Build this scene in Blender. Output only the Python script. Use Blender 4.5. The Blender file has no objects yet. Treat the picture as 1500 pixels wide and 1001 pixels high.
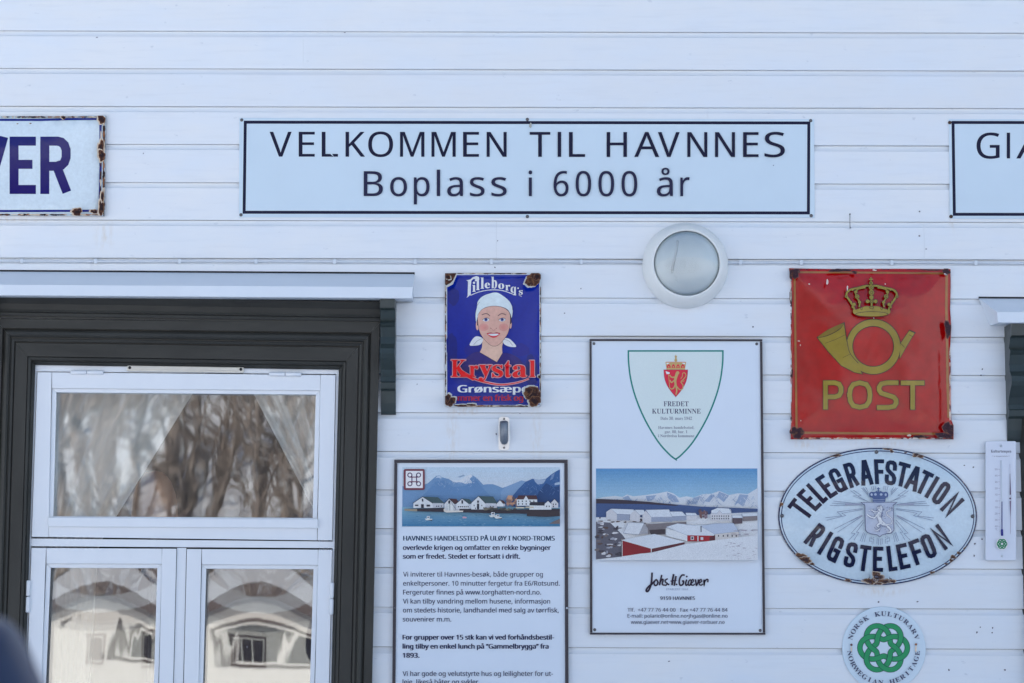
import bpy, bmesh, math, random, os
from mathutils import Vector, Matrix, noise
from mathutils.geometry import tessellate_polygon
R = math.radians
SC = bpy.context.scene
COL = SC.collection
random.seed(7)

# ------------------------------------------------------------------ camera, sky, sun, exposure
FPX = 3000.0                       # focal length in pixels of the 1500 px wide photograph
TILT = R(6.0)
CAMP = Vector((0.0, -7.5, 1.6))
cam = bpy.data.cameras.new('camera'); cam.sensor_width = 36.0; cam.lens = 72.0
cam.clip_start = 0.05; cam.clip_end = 3000.0
cam.dof.use_dof = True; cam.dof.focus_distance = 7.53; cam.dof.aperture_fstop = 4.0
camo = bpy.data.objects.new('camera', cam); COL.objects.link(camo)
camo.location = CAMP; camo.rotation_euler = (math.pi/2 + TILT, 0, 0)
SC.camera = camo

SUN_EL, SUN_AZ = R(30), R(28)       # the sun stands behind the house (+y), a little to the left
world = bpy.data.worlds.new('World'); SC.world = world; world.use_nodes = True
wn = world.node_tree.nodes; wl = world.node_tree.links
for n in list(wn): wn.remove(n)
sky = wn.new('ShaderNodeTexSky'); sky.sky_type = 'NISHITA'; sky.sun_disc = False
sky.sun_elevation = SUN_EL; sky.sun_rotation = -SUN_AZ
sky.air_density = 1.0; sky.dust_density = 1.0; sky.ozone_density = 1.0
bg = wn.new('ShaderNodeBackground'); bg.inputs['Strength'].default_value = 0.15
wo = wn.new('ShaderNodeOutputWorld')
wl.new(sky.outputs[0], bg.inputs[0]); wl.new(bg.outputs[0], wo.inputs[0])

sun = bpy.data.lights.new('sun', 'SUN'); sun.energy = 4.5; sun.angle = R(0.5); sun.color = (1.0, 0.93, 0.84)
suno = bpy.data.objects.new('sun', sun); COL.objects.link(suno)
sd = Vector((-math.sin(SUN_AZ)*math.cos(SUN_EL), math.cos(SUN_AZ)*math.cos(SUN_EL), math.sin(SUN_EL)))
suno.rotation_euler = sd.to_track_quat('Z', 'Y').to_euler()
suno.location = (0, 30, 30)
SC.view_settings.view_transform = 'Standard'; SC.view_settings.look = 'None'
SC.view_settings.gamma = 1.0; SC.view_settings.use_curve_mapping = False
SC.view_settings.exposure = 0.82
SC.render.engine = 'CYCLES'
SC.cycles.use_denoising = True
SC.cycles.max_bounces = 10; SC.cycles.transparent_max_bounces = 16

# ------------------------------------------------------------------ helpers
def P(px, py, d=0.0):
    """point at distance d in front of the wall plane that the photograph shows at pixel px, py"""
    x = (px-750.0)/FPX; y = -(py-500.5)/FPX
    v = Vector((x, math.cos(TILT) - y*math.sin(TILT), math.sin(TILT) + y*math.cos(TILT)))
    t = (-d - CAMP.y)/v.y
    return CAMP + v*t
def s2l(c):
    c /= 255.0
    return c/12.92 if c <= .04045 else ((c+.055)/1.055)**2.4
ILL = (0.68, 0.79, 0.98)            # what a white surface in this shade photographs as
def C(r, g, b):
    return tuple(min(.86, s2l(v)/i) for v, i in zip((r, g, b), ILL))

def mk_empty(name, loc=(0, 0, 0), parent=None):
    o = bpy.data.objects.new(name, None); COL.objects.link(o); o.location = loc
    o.empty_display_size = .1
    if parent: o.parent = parent
    return o
def tag(o, label=None, cat=None, group=None, kind=None):
    if label: o['label'] = label
    if cat: o['category'] = cat
    if group: o['group'] = group
    if kind: o['kind'] = kind
    return o
def wloc(o):
    v = Vector((0, 0, 0))
    while o: v += o.location; o = o.parent
    return v
def link_mesh(name, me, mat, parent=None):
    if mat: me.materials.append(mat)
    o = bpy.data.objects.new(name, me); COL.objects.link(o)
    if parent:
        off = wloc(parent); me.transform(Matrix.Translation(-off)); o.parent = parent
    return o
def mesh(name, verts, faces, mat, parent=None, smooth=False, recalc=True):
    me = bpy.data.meshes.new(name); me.from_pydata([tuple(v) for v in verts], [], faces)
    if recalc:
        bm = bmesh.new(); bm.from_mesh(me); bmesh.ops.recalc_face_normals(bm, faces=bm.faces); bm.to_mesh(me); bm.free()
    if smooth:
        for p in me.polygons: p.use_smooth = True
    me.update()
    return link_mesh(name, me, mat, parent)
def bevel_mesh(o, w, seg=2):
    bm = bmesh.new(); bm.from_mesh(o.data)
    bmesh.ops.bevel(bm, geom=[e for e in bm.edges if len(e.link_faces) == 2 and e.calc_face_angle(0) > .5], offset=w, segments=seg, affect='EDGES', profile=.6)
    bm.to_mesh(o.data); bm.free()
    return o
def prism(name, pts, d0, d1, mat, parent=None, bev=0.0, smooth=False):
    """pixel outline pts extruded from depth d0 to d1 off the wall"""
    n = len(pts)
    vs = [P(x, y, d0) for x, y in pts] + [P(x, y, d1) for x, y in pts]
    fs = [list(range(n))[::-1], list(range(n, 2*n))] + [[i, (i+1) % n, n+(i+1) % n, n+i] for i in range(n)]
    o = mesh(name, vs, fs, mat, parent)
    if bev: bevel_mesh(o, bev)
    return o
def box(name, x0, x1, y0, y1, z0, z1, mat, parent=None, bev=0.0):
    vs = [Vector((x, y, z)) for x in (x0, x1) for y in (y0, y1) for z in (z0, z1)]
    fs = [(0, 1, 3, 2), (4, 6, 7, 5), (0, 4, 5, 1), (2, 3, 7, 6), (0, 2, 6, 4), (1, 5, 7, 3)]
    o = mesh(name, vs, fs, mat, parent)
    if bev: bevel_mesh(o, bev)
    return o
def rrect(x0, y0, x1, y1, r, n=5):
    out = []
    for cx, cy, a0 in ((x1-r, y0+r, -90), (x1-r, y1-r, 0), (x0+r, y1-r, 90), (x0+r, y0+r, 180)):
        for i in range(n+1):
            a = R(a0 + 90*i/n); out.append((cx+r*math.cos(a), cy+r*math.sin(a)))
    return out
def lathe(name, c, prof, mat, parent=None, n=48, smooth=True, axis='y', sx=1.0):
    """prof: (radius, depth) pairs turned about an axis pointing out of the wall (or up)"""
    vs = []; fs = []
    for r, h in prof:
        for i in range(n):
            a = 2*math.pi*i/n
            if axis == 'y': vs.append(c + Vector((r*math.cos(a)*sx, -h, r*math.sin(a))))
            else: vs.append(c + Vector((r*math.cos(a)*sx, r*math.sin(a), h)))
    for k in range(len(prof)-1):
        for i in range(n):
            j = (i+1) % n
            fs.append((k*n+i, k*n+j, (k+1)*n+j, (k+1)*n+i))
    return mesh(name, vs, fs, mat, parent, smooth)
def tube(name, pts, r, mat, parent=None, n=10, smooth=True, radii=None):
    vs = []; fs = []; m = len(pts)
    pts = [Vector(p) for p in pts]
    up = Vector((0, 0, 1))
    for k, p in enumerate(pts):
        t = (pts[min(k+1, m-1)] - pts[max(k-1, 0)]).normalized()
        a = t.cross(up if abs(t.z) < .95 else Vector((0, 1, 0))).normalized(); b = t.cross(a)
        rr = radii[k] if radii else r
        for i in range(n):
            w = 2*math.pi*i/n; vs.append(p + (a*math.cos(w) + b*math.sin(w))*rr)
    for k in range(m-1):
        for i in range(n):
            j = (i+1) % n; fs.append((k*n+i, k*n+j, (k+1)*n+j, (k+1)*n+i))
    fs.append(list(range(n))); fs.append(list(range((m-1)*n, m*n)))
    return mesh(name, vs, fs, mat, parent, smooth)
def join_into(name, objs, mat, parent=None):
    bm = bmesh.new()
    for o in objs:
        off = wloc(o.parent) if o.parent else Vector((0, 0, 0))
        me = o.data; me.transform(Matrix.Translation(off)); bm.from_mesh(me)
        bpy.data.objects.remove(o)
    me = bpy.data.meshes.new(name); bm.to_mesh(me); bm.free()
    me.materials.clear()
    return link_mesh(name, me, mat, parent)

# ------------------------------------------------------------------ materials
def new_mat(name):
    m = bpy.data.materials.new(name); m.use_nodes = True
    nt = m.node_tree; b = nt.nodes['Principled BSDF']
    return m, nt, b
def N(nt, t, **kw):
    n = nt.nodes.new(t)
    for k, v in kw.items(): setattr(n, k, v)
    return n
def mixc(nt, fac, a, b, blend='MIX'):
    n = N(nt, 'ShaderNodeMix', data_type='RGBA', blend_type=blend)
    for s, v in ((0, fac), (6, a), (7, b)):
        if isinstance(v, (int, float)): n.inputs[s].default_value = v
        elif isinstance(v, tuple): n.inputs[s].default_value = (*v, 1) if len(v) == 3 else v
        else: nt.links.new(v, n.inputs[s])
    return n.outputs[2]
def noise_tex(nt, scale, detail=4, vec=None, rough=.55, stretch=None):
    n = N(nt, 'ShaderNodeTexNoise'); n.inputs['Scale'].default_value = scale; n.inputs['Detail'].default_value = detail
    n.inputs['Roughness'].default_value = rough
    g = N(nt, 'ShaderNodeNewGeometry'); v = g.outputs['Position']
    if stretch:
        mp = N(nt, 'ShaderNodeMapping'); mp.inputs['Scale'].default_value = stretch
        nt.links.new(v, mp.inputs[0]); v = mp.outputs[0]
    nt.links.new(v, n.inputs['Vector'])
    return n.outputs['Fac']
def ramp(nt, f, p0, p1, c0=(0, 0, 0), c1=(1, 1, 1)):
    r = N(nt, 'ShaderNodeValToRGB'); r.color_ramp.elements[0].position = p0; r.color_ramp.elements[1].position = p1
    r.color_ramp.elements[0].color = (*c0, 1); r.color_ramp.elements[1].color = (*c1, 1)
    nt.links.new(f, r.inputs[0]); return r.outputs[0]
def bump(nt, b, h, strength, dist=.002):
    n = N(nt, 'ShaderNodeBump'); n.inputs['Strength'].default_value = strength; n.inputs['Distance'].default_value = dist
    nt.links.new(h, n.inputs['Height']); nt.links.new(n.outputs[0], b.inputs['Normal'])
def simple(name, col, rough=.5, metal=0.0, var=.12, scale=25, bmp=0.0, bscale=60, stretch=None, spec=None, coat=0.0):
    m, nt, b = new_mat(name)
    f = noise_tex(nt, scale, 5, stretch=stretch)
    c = mixc(nt, f, tuple(v*(1-var) for v in col), tuple(min(1, v*(1+var)) for v in col))
    nt.links.new(c, b.inputs['Base Color'])
    b.inputs['Roughness'].default_value = rough; b.inputs['Metallic'].default_value = metal
    if spec is not None: b.inputs['Specular IOR Level'].default_value = spec
    if coat: b.inputs['Coat Weight'].default_value = coat; b.inputs['Coat Roughness'].default_value = .03
    if bmp: bump(nt, b, noise_tex(nt, bscale, 5, stretch=stretch), bmp)
    return m

def clap_material():
    m, nt, b = new_mat('painted_clapboard')
    oi = N(nt, 'ShaderNodeObjectInfo')
    base = mixc(nt, oi.outputs['Random'], (.77, .78, .785), (.82, .825, .82))
    cloud = noise_tex(nt, 3.0, 4, stretch=(1, 1, 2.5))
    base = mixc(nt, ramp(nt, cloud, .35, .75), base, (.76, .80, .84))
    grain = noise_tex(nt, 40, 6, stretch=(.12, 1, 1.4))
    base = mixc(nt, ramp(nt, grain, .52, .80, (0, 0, 0), (.5, .5, .5)), base, (.70, .72, .74))
    fleck = noise_tex(nt, 34, 3, stretch=(.6, 1, 1.2))
    base = mixc(nt, ramp(nt, fleck, .70, .76, (0, 0, 0), (.55, .55, .55)), base, (.55, .58, .62))
    # rusty run-off beneath the old signs
    g = N(nt, 'ShaderNodeNewGeometry'); tot = None
    for px, py, rx, rz, a in ((662, 640, .035, .16, .8), (680, 602, .07, .02, 1.2), (786, 640, .03, .15, .8), (154, 345, .05, .07, .8), (1180, 652, .05, .02, 1.3),
                              (1290, 866, .12, .025, 1.0), (1300, 650, .2, .015, .7), (1170, 640, .02, .03, .8), (20, 322, .2, .012, .7), (1395, 325, .02, .05, .6), (1206, 662, .03, .05, .6)):
        c = P(px, py, .02)
        sub = N(nt, 'ShaderNodeVectorMath', operation='SUBTRACT'); nt.links.new(g.outputs['Position'], sub.inputs[0]); sub.inputs[1].default_value = c
        mul = N(nt, 'ShaderNodeVectorMath', operation='MULTIPLY'); nt.links.new(sub.outputs[0], mul.inputs[0]); mul.inputs[1].default_value = (1/rx, 0, 1/rz)
        ln = N(nt, 'ShaderNodeVectorMath', operation='LENGTH'); nt.links.new(mul.outputs[0], ln.inputs[0])
        mr = N(nt, 'ShaderNodeMapRange'); nt.links.new(ln.outputs['Value'], mr.inputs[0])
        mr.inputs[1].default_value = 0; mr.inputs[2].default_value = 1; mr.inputs[3].default_value = a; mr.inputs[4].default_value = 0
        if tot is None: tot = mr.outputs[0]
        else:
            ad = N(nt, 'ShaderNodeMath', operation='ADD'); nt.links.new(tot, ad.inputs[0]); nt.links.new(mr.outputs[0], ad.inputs[1]); tot = ad.outputs[0]
    st = noise_tex(nt, 45, 5, stretch=(1.6, 1, .5))
    mu = N(nt, 'ShaderNodeMath', operation='MULTIPLY'); nt.links.new(tot, mu.inputs[0]); nt.links.new(ramp(nt, st, .42, .72), mu.inputs[1]); mu.use_clamp = True
    m2 = N(nt, 'ShaderNodeMath', operation='MULTIPLY'); nt.links.new(mu.outputs[0], m2.inputs[0]); m2.inputs[1].default_value = .55
    base = mixc(nt, m2.outputs[0], base, (.62, .46, .28))
    nt.links.new(base, b.inputs['Base Color'])
    b.inputs['Roughness'].default_value = .5
    ad = N(nt, 'ShaderNodeMath', operation='ADD')
    nt.links.new(noise_tex(nt, 60, 6, stretch=(.1, 1, 1.2)), ad.inputs[0]); nt.links.new(noise_tex(nt, 9, 3), ad.inputs[1])
    bump(nt, b, ad.outputs[0], .35, .0015)
    return m
M = {}
M['clap'] = clap_material()
M['white'] = simple('white_window_paint', (.78, .80, .82), .38, var=.03, scale=12, bmp=.12, bscale=80, stretch=(1, 1, .3))
M['hood'] = simple('painted_sheet_hood', (.74, .78, .82), .42, var=.04, scale=8, bmp=.08, bscale=12)
M['casing'] = simple('dark_casing_paint', (.036, .035, .030), .45, var=.5, scale=18, bmp=.3, bscale=60, stretch=(1, 1, .2), spec=.3)
M['casing_h'] = simple('dark_casing_paint_horizontal', (.036, .035, .030), .45, var=.5, scale=18, bmp=.3, bscale=60, stretch=(.2, 1, 1), spec=.3)
M['console'] = simple('dark_green_bracket_paint', (.03, .042, .04), .35, var=.3, scale=20, bmp=.2)
M['sheathing'] = simple('sheathing', (.25, .2, .15), .8)
M['roofing'] = simple('dark_roof_sheet', (.05, .045, .045), .5)
M['steel'] = simple('weathered_screw_steel', (.16, .15, .15), .4, metal=.8, var=.3, scale=200)
M['bright'] = simple('zinc_plated_steel', (.62, .64, .66), .28, metal=.9, var=.15, scale=60)
M['socket'] = simple('dull_dark_zinc', (.22, .24, .27), .45, metal=.7, var=.2, scale=60)
M['dark'] = simple('black_void_paint', (.012, .012, .014), .6)
M['navy'] = simple('sign_frame_enamel', (.022, .018, .03), .35, var=.2, scale=60)
M['cable'] = simple('white_cable_sheath', (.66, .7, .74), .5)
M['plate'] = simple('white_sign_plate', C(172, 198, 227), .3, var=.045, scale=5, bmp=.06, bscale=6)
M['board'] = simple('white_board_plate', C(182, 202, 231), .3, var=.035, scale=6)
M['rust'] = simple('rusted_bare_steel', (.075, .04, .028), .8, var=.6, scale=130, bmp=.6, bscale=180)
M['vent'] = simple('cream_anodised_vent', (.60, .58, .52), .35, metal=.35)
M['lampring'] = simple('aged_white_plastic', (.80, .80, .76), .35, var=.03)
M['reflector'] = simple('lamp_reflector', (.84, .88, .88), .3, var=.03)
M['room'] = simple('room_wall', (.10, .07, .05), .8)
M['curtain'] = simple('white_curtain_cloth', (.86, .80, .74), .9, var=.06, scale=30)
M['terracotta'] = simple('terracotta_glaze', (.66, .30, .16), .5)
M['snow'] = simple('packed_snow', (.80, .82, .85), .7, var=.04, scale=.6, bmp=.5, bscale=4)
M['owall'] = simple('white_far_wall', (.76, .75, .72), .6, var=.03)
M['oroof'] = simple('dark_far_roof', (.09, .07, .075), .6)
M['ogrey'] = simple('grey_trim', (.3, .3, .32), .6)
M['owin'] = simple('far_window_glass', (.02, .02, .03), .1)
M['bark'] = simple('birch_bark', (.27, .23, .21), .8, var=.5, scale=3)
M['hill'] = simple('snowy_wooded_hill', (.35, .30, .28), .9, var=.6, scale=.35)
M['carpaint'] = simple('dark_blue_car_paint', (.008, .013, .05), .18, var=.1, coat=.9)
M['rubber'] = simple('tyre_rubber', (.015, .015, .016), .8)
M['carglass'] = simple('tinted_car_glass', (.01, .012, .018), .05, coat=.5)
M['redlamp'] = simple('red_tail_lamp', (.35, .01, .01), .15)

def glass(name, ior=1.9, tint=(1, 1, 1), rough=0.0):
    m = bpy.data.materials.new(name); m.use_nodes = True; nt = m.node_tree
    for n in list(nt.nodes): nt.nodes.remove(n)
    out = N(nt, 'ShaderNodeOutputMaterial'); mx = N(nt, 'ShaderNodeMixShader')
    tr = N(nt, 'ShaderNodeBsdfTransparent'); tr.inputs[0].default_value = (*tint, 1)
    gl = N(nt, 'ShaderNodeBsdfGlossy'); gl.inputs['Roughness'].default_value = rough
    fr = N(nt, 'ShaderNodeFresnel'); fr.inputs[0].default_value = ior
    nt.links.new(fr.outputs[0], mx.inputs[0]); nt.links.new(tr.outputs[0], mx.inputs[1]); nt.links.new(gl.outputs[0], mx.inputs[2])
    nt.links.new(mx.outputs[0], out.inputs[0])
    return m
M['pane'] = glass('old_window_glass', 2.7, (.9, .93, .93))
M['lens'] = glass('lamp_glass', 1.6, (.94, .97, .98), .02)

def print_mat(name, rough=.35, grain=.06, gscale=300, bmp=0.0, bscale=12, spec=.5, big=0.0):
    """colours come with the print; where its alpha is 0 the enamel is gone and bare rusty steel shows"""
    m, nt, b = new_mat(name)
    at = N(nt, 'ShaderNodeAttribute'); at.attribute_name = 'Col'
    f = noise_tex(nt, gscale, 4)
    c = mixc(nt, 1.0, at.outputs['Color'], ramp(nt, f, .25, .75, (1-2*grain,)*3, (1, 1, 1)), 'MULTIPLY')
    if big: c = mixc(nt, 1.0, c, ramp(nt, noise_tex(nt, 7, 4), .3, .7, (1-big,)*3, (1, 1, 1)), 'MULTIPLY')
    r1 = noise_tex(nt, 170, 6, rough=.7); r2 = noise_tex(nt, 60, 5, rough=.7)
    ru = mixc(nt, 1.0, at.outputs['Color'], ramp(nt, r1, .3, .7, (.35, .30, .28), (1, 1, 1)), 'MULTIPLY')
    ru = mixc(nt, ramp(nt, r2, .52, .66, (0, 0, 0), (.8, .8, .8)), ru, (.20, .085, .035))
    ru = mixc(nt, ramp(nt, r1, .62, .70, (0, 0, 0), (.6, .6, .6)), ru, (.38, .36, .34))
    inv = N(nt, 'ShaderNodeMath', operation='SUBTRACT'); inv.inputs[0].default_value = 1; nt.links.new(at.outputs['Alpha'], inv.inputs[1])
    nt.links.new(mixc(nt, inv.outputs[0], c, ru), b.inputs['Base Color'])
    mr = N(nt, 'ShaderNodeMapRange'); nt.links.new(at.outputs['Alpha'], mr.inputs[0]); mr.inputs[3].default_value = .85; mr.inputs[4].default_value = rough
    nt.links.new(mr.outputs[0], b.inputs['Roughness']); b.inputs['Specular IOR Level'].default_value = spec
    if bmp: bump(nt, b, noise_tex(nt, bscale, 3), bmp, .004)
    return m
M['print'] = print_mat('flat_print', .5, .03, spec=.22)
M['photo'] = print_mat('poster_photograph_print', .4, .16, 420, spec=.3, big=.08)
M['enamel'] = print_mat('vitreous_enamel', .06, .06, 90, bmp=.10, bscale=9, spec=.34, big=.05)
M['enamel_blue'] = print_mat('blue_vitreous_enamel', .1, .08, 90, bmp=.14, bscale=12, spec=.32, big=.14)
M['enamel_red'] = print_mat('red_vitreous_enamel', .12, .12, 30, bmp=.15, bscale=10, spec=.42, big=.22)

# ------------------------------------------------------------------ text and flat art
FONTDIR = os.path.join(bpy.utils.system_resource('DATAFILES'), 'fonts')
_fonts = {}
def font(key):
    if key not in _fonts:
        f = None
        try:
            f = bpy.data.fonts.load(os.path.join(FONTDIR, {'sans': 'NotoSansHebrew-Regular.woff2', 'math': 'NotoSansMath-Regular.woff2', 'mono': 'DejaVuSansMono.woff2'}[key]))
        except Exception:
            f = None
        _fonts[key] = f
    return _fonts[key]
def fancy(s, up, lo, dg=None):
    if font('math') is None: return s
    o = ''
    for c in s:
        if 'A' <= c <= 'Z': o += chr(up+ord(c)-65)
        elif 'a' <= c <= 'z': o += chr(lo+ord(c)-97)
        elif '0' <= c <= '9' and dg: o += chr(dg+ord(c)-48)
        else: o += c
    return o
def style(s, st):
    """-> (text, font key)"""
    if st == 'sans': return s, 'sans'
    if st == 'bold': return fancy(s, 0x1D5D4, 0x1D5EE, 0x1D7EC), 'math'
    if st == 'serif': return fancy(s, 0x1D400, 0x1D41A, 0x1D7CE), 'math'
    return s, 'sans'
_tc = {}
def text_mesh(s, st):
    k = (s, st)
    if k in _tc: return _tc[k]
    t, fk = style(s, st)
    cu = bpy.data.curves.new('t', 'FONT'); cu.body = t; cu.resolution_u = 3
    f = font(fk)
    if f: cu.font = f
    ob = bpy.data.objects.new('t', cu); COL.objects.link(ob)
    bpy.context.view_layer.update()
    dg = bpy.context.evaluated_depsgraph_get()
    me = bpy.data.meshes.new_from_object(ob.evaluated_get(dg))
    vs = [(v.co.x, v.co.y) for v in me.vertices]; fs = [tuple(p.vertices) for p in me.polygons]
    bpy.data.objects.remove(ob); bpy.data.curves.remove(cu); bpy.data.meshes.remove(me)
    _tc[k] = (vs, fs); return _tc[k]
def capheight(st):
    vs, _ = text_mesh('H', st)
    return max(y for x, y in vs) if vs else .7

def spline(pts, n=6, closed=False):
    out = []; m = len(pts)
    rng = range(m if closed else m-1)
    for i in rng:
        if closed: p0, p1, p2, p3 = pts[(i-1) % m], pts[i], pts[(i+1) % m], pts[(i+2) % m]
        else: p0, p1, p2, p3 = pts[max(i-1, 0)], pts[i], pts[i+1], pts[min(i+2, m-1)]
        for k in range(n):
            t = k/n
            out.append(tuple(.5*((2*b) + (-a+c)*t + (2*a-5*b+4*c-d)*t*t + (-a+3*b-3*c+d)*t**3) for a, b, c, d in zip(p0, p1, p2, p3)))
    if not closed: out.append(tuple(pts[-1]))
    return out
def ell(cx, cy, rx, ry, n=28, a0=0, a1=360, rot=0):
    o = []; full = abs(a1-a0) >= 360
    for i in range(n if full else n+1):
        a = R(a0 + (a1-a0)*i/n); x = rx*math.cos(a); y = ry*math.sin(a); c, s = math.cos(R(rot)), math.sin(R(rot))
        o.append((cx+x*c-y*s, cy+x*s+y*c))
    return o
def blob(cx, cy, rx, ry, seed=0, n=26, rough=.28):
    n = int(n*1.5) if n > 16 else n
    rnd = random.Random(seed); o = []
    ph = [rnd.uniform(0, 6.28) for _ in range(6)]
    for i in range(n):
        a = 2*math.pi*i/n
        k = 1 + rough*(.42*math.sin(2*a+ph[0]) + .38*math.sin(3*a+ph[1]) + .28*math.sin(6*a+ph[2]) + .12*math.sin(11*a+ph[3])) + rnd.uniform(-.035, .035)
        o.append((cx+rx*k*math.cos(a), cy+ry*k*math.sin(a)))
    return o
GLYPH = {
 'T': [[(0, 0), (1, 0)], [(.5, 0), (.5, 1)]],
 'E': [[(1, 0), (0, 0), (0, 1), (1, 1)], [(0, .48), (.8, .48)]],
 'F': [[(1, 0), (0, 0), (0, 1)], [(0, .5), (.8, .5)]],
 'L': [[(0, 0), (0, 1), (1, 1)]],
 'I': [[(.5, 0), (.5, 1)]],
 'V': [[(0, 0), (.5, 1), (1, 0)]],
 'N': [[(0, 1), (0, 0), (1, 1), (1, 0)]],
 'A': [[(0, 1), (.42, 0), (.58, 0), (1, 1)], [(.17, .7), (.83, .7)]],
 'O': [[(0, .2), (.08, .06), (.3, 0), (.7, 0), (.92, .06), (1, .2), (1, .8), (.92, .94), (.7, 1), (.3, 1), (.08, .94), (0, .8), (0, .2)]],
 'G': [[(1, .3), (1, .18), (.9, .05), (.7, 0), (.3, 0), (.08, .06), (0, .2), (0, .8), (.08, .94), (.3, 1), (.7, 1), (.92, .94), (1, .8), (1, .55), (.6, .55)], [(1, .8), (1, 1)]],
 'S': [[(1, .28), (1, .16), (.9, .04), (.7, 0), (.3, 0), (.08, .05), (0, .18), (0, .28), (.12, .4), (.85, .62), (1, .74), (1, .84), (.92, .95), (.7, 1), (.3, 1), (.08, .95), (0, .84), (0, .7)]],
 'R': [[(0, 1), (0, 0), (.6, 0), (.78, .02), (.92, .08), (1, .18), (1, .34), (.92, .44), (.78, .5), (.6, .52), (0, .52)], [(.56, .52), (.96, .97)]],
 'P': [[(0, 1), (0, 0), (.6, 0), (.88, .06), (1, .2), (1, .38), (.88, .52), (.6, .58), (0, .58)]],
 'S2': [[(1, 0), (.45, 0), (.12, .05), (0, .18), (0, .3), (.12, .42), (.85, .58), (1, .7), (1, .82), (.88, .95), (.55, 1), (0, 1)]],
 'O2': [[(0, .5), (.04, .25), (.18, .07), (.5, 0), (.82, .07), (.96, .25), (1, .5), (.96, .75), (.82, .93), (.5, 1), (.18, .93), (.04, .75), (0, .5)]],
}
class Art:
    def __init__(s, depth, step=6e-5):
        s.bm = bmesh.new(); s.cl = s.bm.loops.layers.float_color.new('Col')
        s.depth = depth if callable(depth) else (lambda x, y: depth)
        s.step = step; s.layer = 0; s.ox = s.oy = 0.0; s.sc = 1.0; s.curved = callable(depth); s.clip = None
    def t(s, ox, oy, sc): s.ox, s.oy, s.sc = ox, oy, sc; return s
    def _q(s, p): return (s.ox + p[0]/s.sc, s.oy + p[1]/s.sc)
    def _face(s, q, col, layer):
        vs = [s.bm.verts.new((x, y, layer)) for x, y in q]
        tris = [range(len(q))] if len(q) < 4 else tessellate_polygon([[Vector((x, y, 0)) for x, y in q]])
        for tr in tris:
            try: f = s.bm.faces.new([vs[i] for i in tr])
            except ValueError: continue
            for l in f.loops: l[s.cl] = (*col, 1)[:4]
    def up(s): s.layer += 1; return s.layer
    def poly(s, pts, col):
        s.up(); q = [s._q(p) for p in pts]
        if s.clip: q = [s.clip(x, y) for x, y in q]
        s._face(q, col, s.layer)
    def rect(s, x0, y0, x1, y1, col): s.poly([(x0, y0), (x1, y0), (x1, y1), (x0, y1)], col)
    def stroke(s, pts, w, col, closed=False, same=False, w2=None, sq=0.0):
        """thick line with mitred joints; w in local units (w2: width at the end)"""
        if not same: s.up()
        q = [Vector(s._q(p)) for p in pts]; q2 = [q[0]]
        for p in q[1:]:
            if (p-q2[-1]).length > 1e-4: q2.append(p)
        q = q2
        if closed and (q[0]-q[-1]).length < 1e-4: q.pop()
        m = len(q)
        if m < 2: return
        w /= s.sc; w2 = w if w2 is None else w2/s.sc
        L = []; Rr = []
        for i in range(m):
            a = q[i-1] if (i > 0 or closed) else None; c = q[(i+1) % m] if (i < m-1 or closed) else None
            d1 = (q[i]-a).normalized() if a is not None else None; d2 = (c-q[i]).normalized() if c is not None else None
            if d1 is None: d1 = d2
            if d2 is None: d2 = d1
            n1 = Vector((-d1.y, d1.x)); n2 = Vector((-d2.y, d2.x)); b = n1+n2
            if b.length < .2: b = n1.copy()
            b.normalize(); k = 1/max(b.dot(n1), .45)
            hw = .5*(w + (w2-w)*i/max(1, m-1))
            p = q[i].copy()
            if not closed and sq:
                if i == 0: p -= d1*sq*hw
                if i == m-1: p += d2*sq*hw
            L.append(p+b*hw*k); Rr.append(p-b*hw*k)
        for i in range(m if closed else m-1):
            j = (i+1) % m
            s._face([tuple(L[i]), tuple(L[j]), tuple(Rr[j]), tuple(Rr[i])], col, s.layer)
    def dot(s, x, y, r, col, ry=None): s.poly(ell(x, y, r, ry or r, 14), col)
    def text(s, txt, x0, x1, base, cap, col, st='sans', bold=0.0, slant=0.0, fit=True, arc=None):
        vs, fs = text_mesh(txt, st)
        if not vs: return
        ax0 = min(v[0] for v in vs); ax1 = max(v[0] for v in vs); ch = capheight(st)
        ky = cap/ch; kx = (x1-x0)/(ax1-ax0) if fit else ky
        for k in ((-1, 0, 1) if bold else (0,)):
            s.up()
            q = []
            for vx, vy in vs:
                X = x0 + (vx-ax0)*kx + slant*vy*ky + k*bold; Y = base - vy*ky
                if arc: X, Y = X, Y + arc(X)
                q.append(s._q((X, Y)))
            bv = [s.bm.verts.new((x, y, s.layer)) for x, y in q]
            for f in fs:
                try: bf = s.bm.faces.new([bv[i] for i in f])
                except ValueError: continue
                for l in bf.loops: l[s.cl] = (*col, 1)[:4]
    def glyphs(s, lst, base, cap, col, st='sans', bold=0.0, slope=0.0, x00=0):
        for ch, x0, x1 in lst: s.text(ch, x0, x1, base+slope*(x0-x00), cap, col, st, bold)
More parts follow.
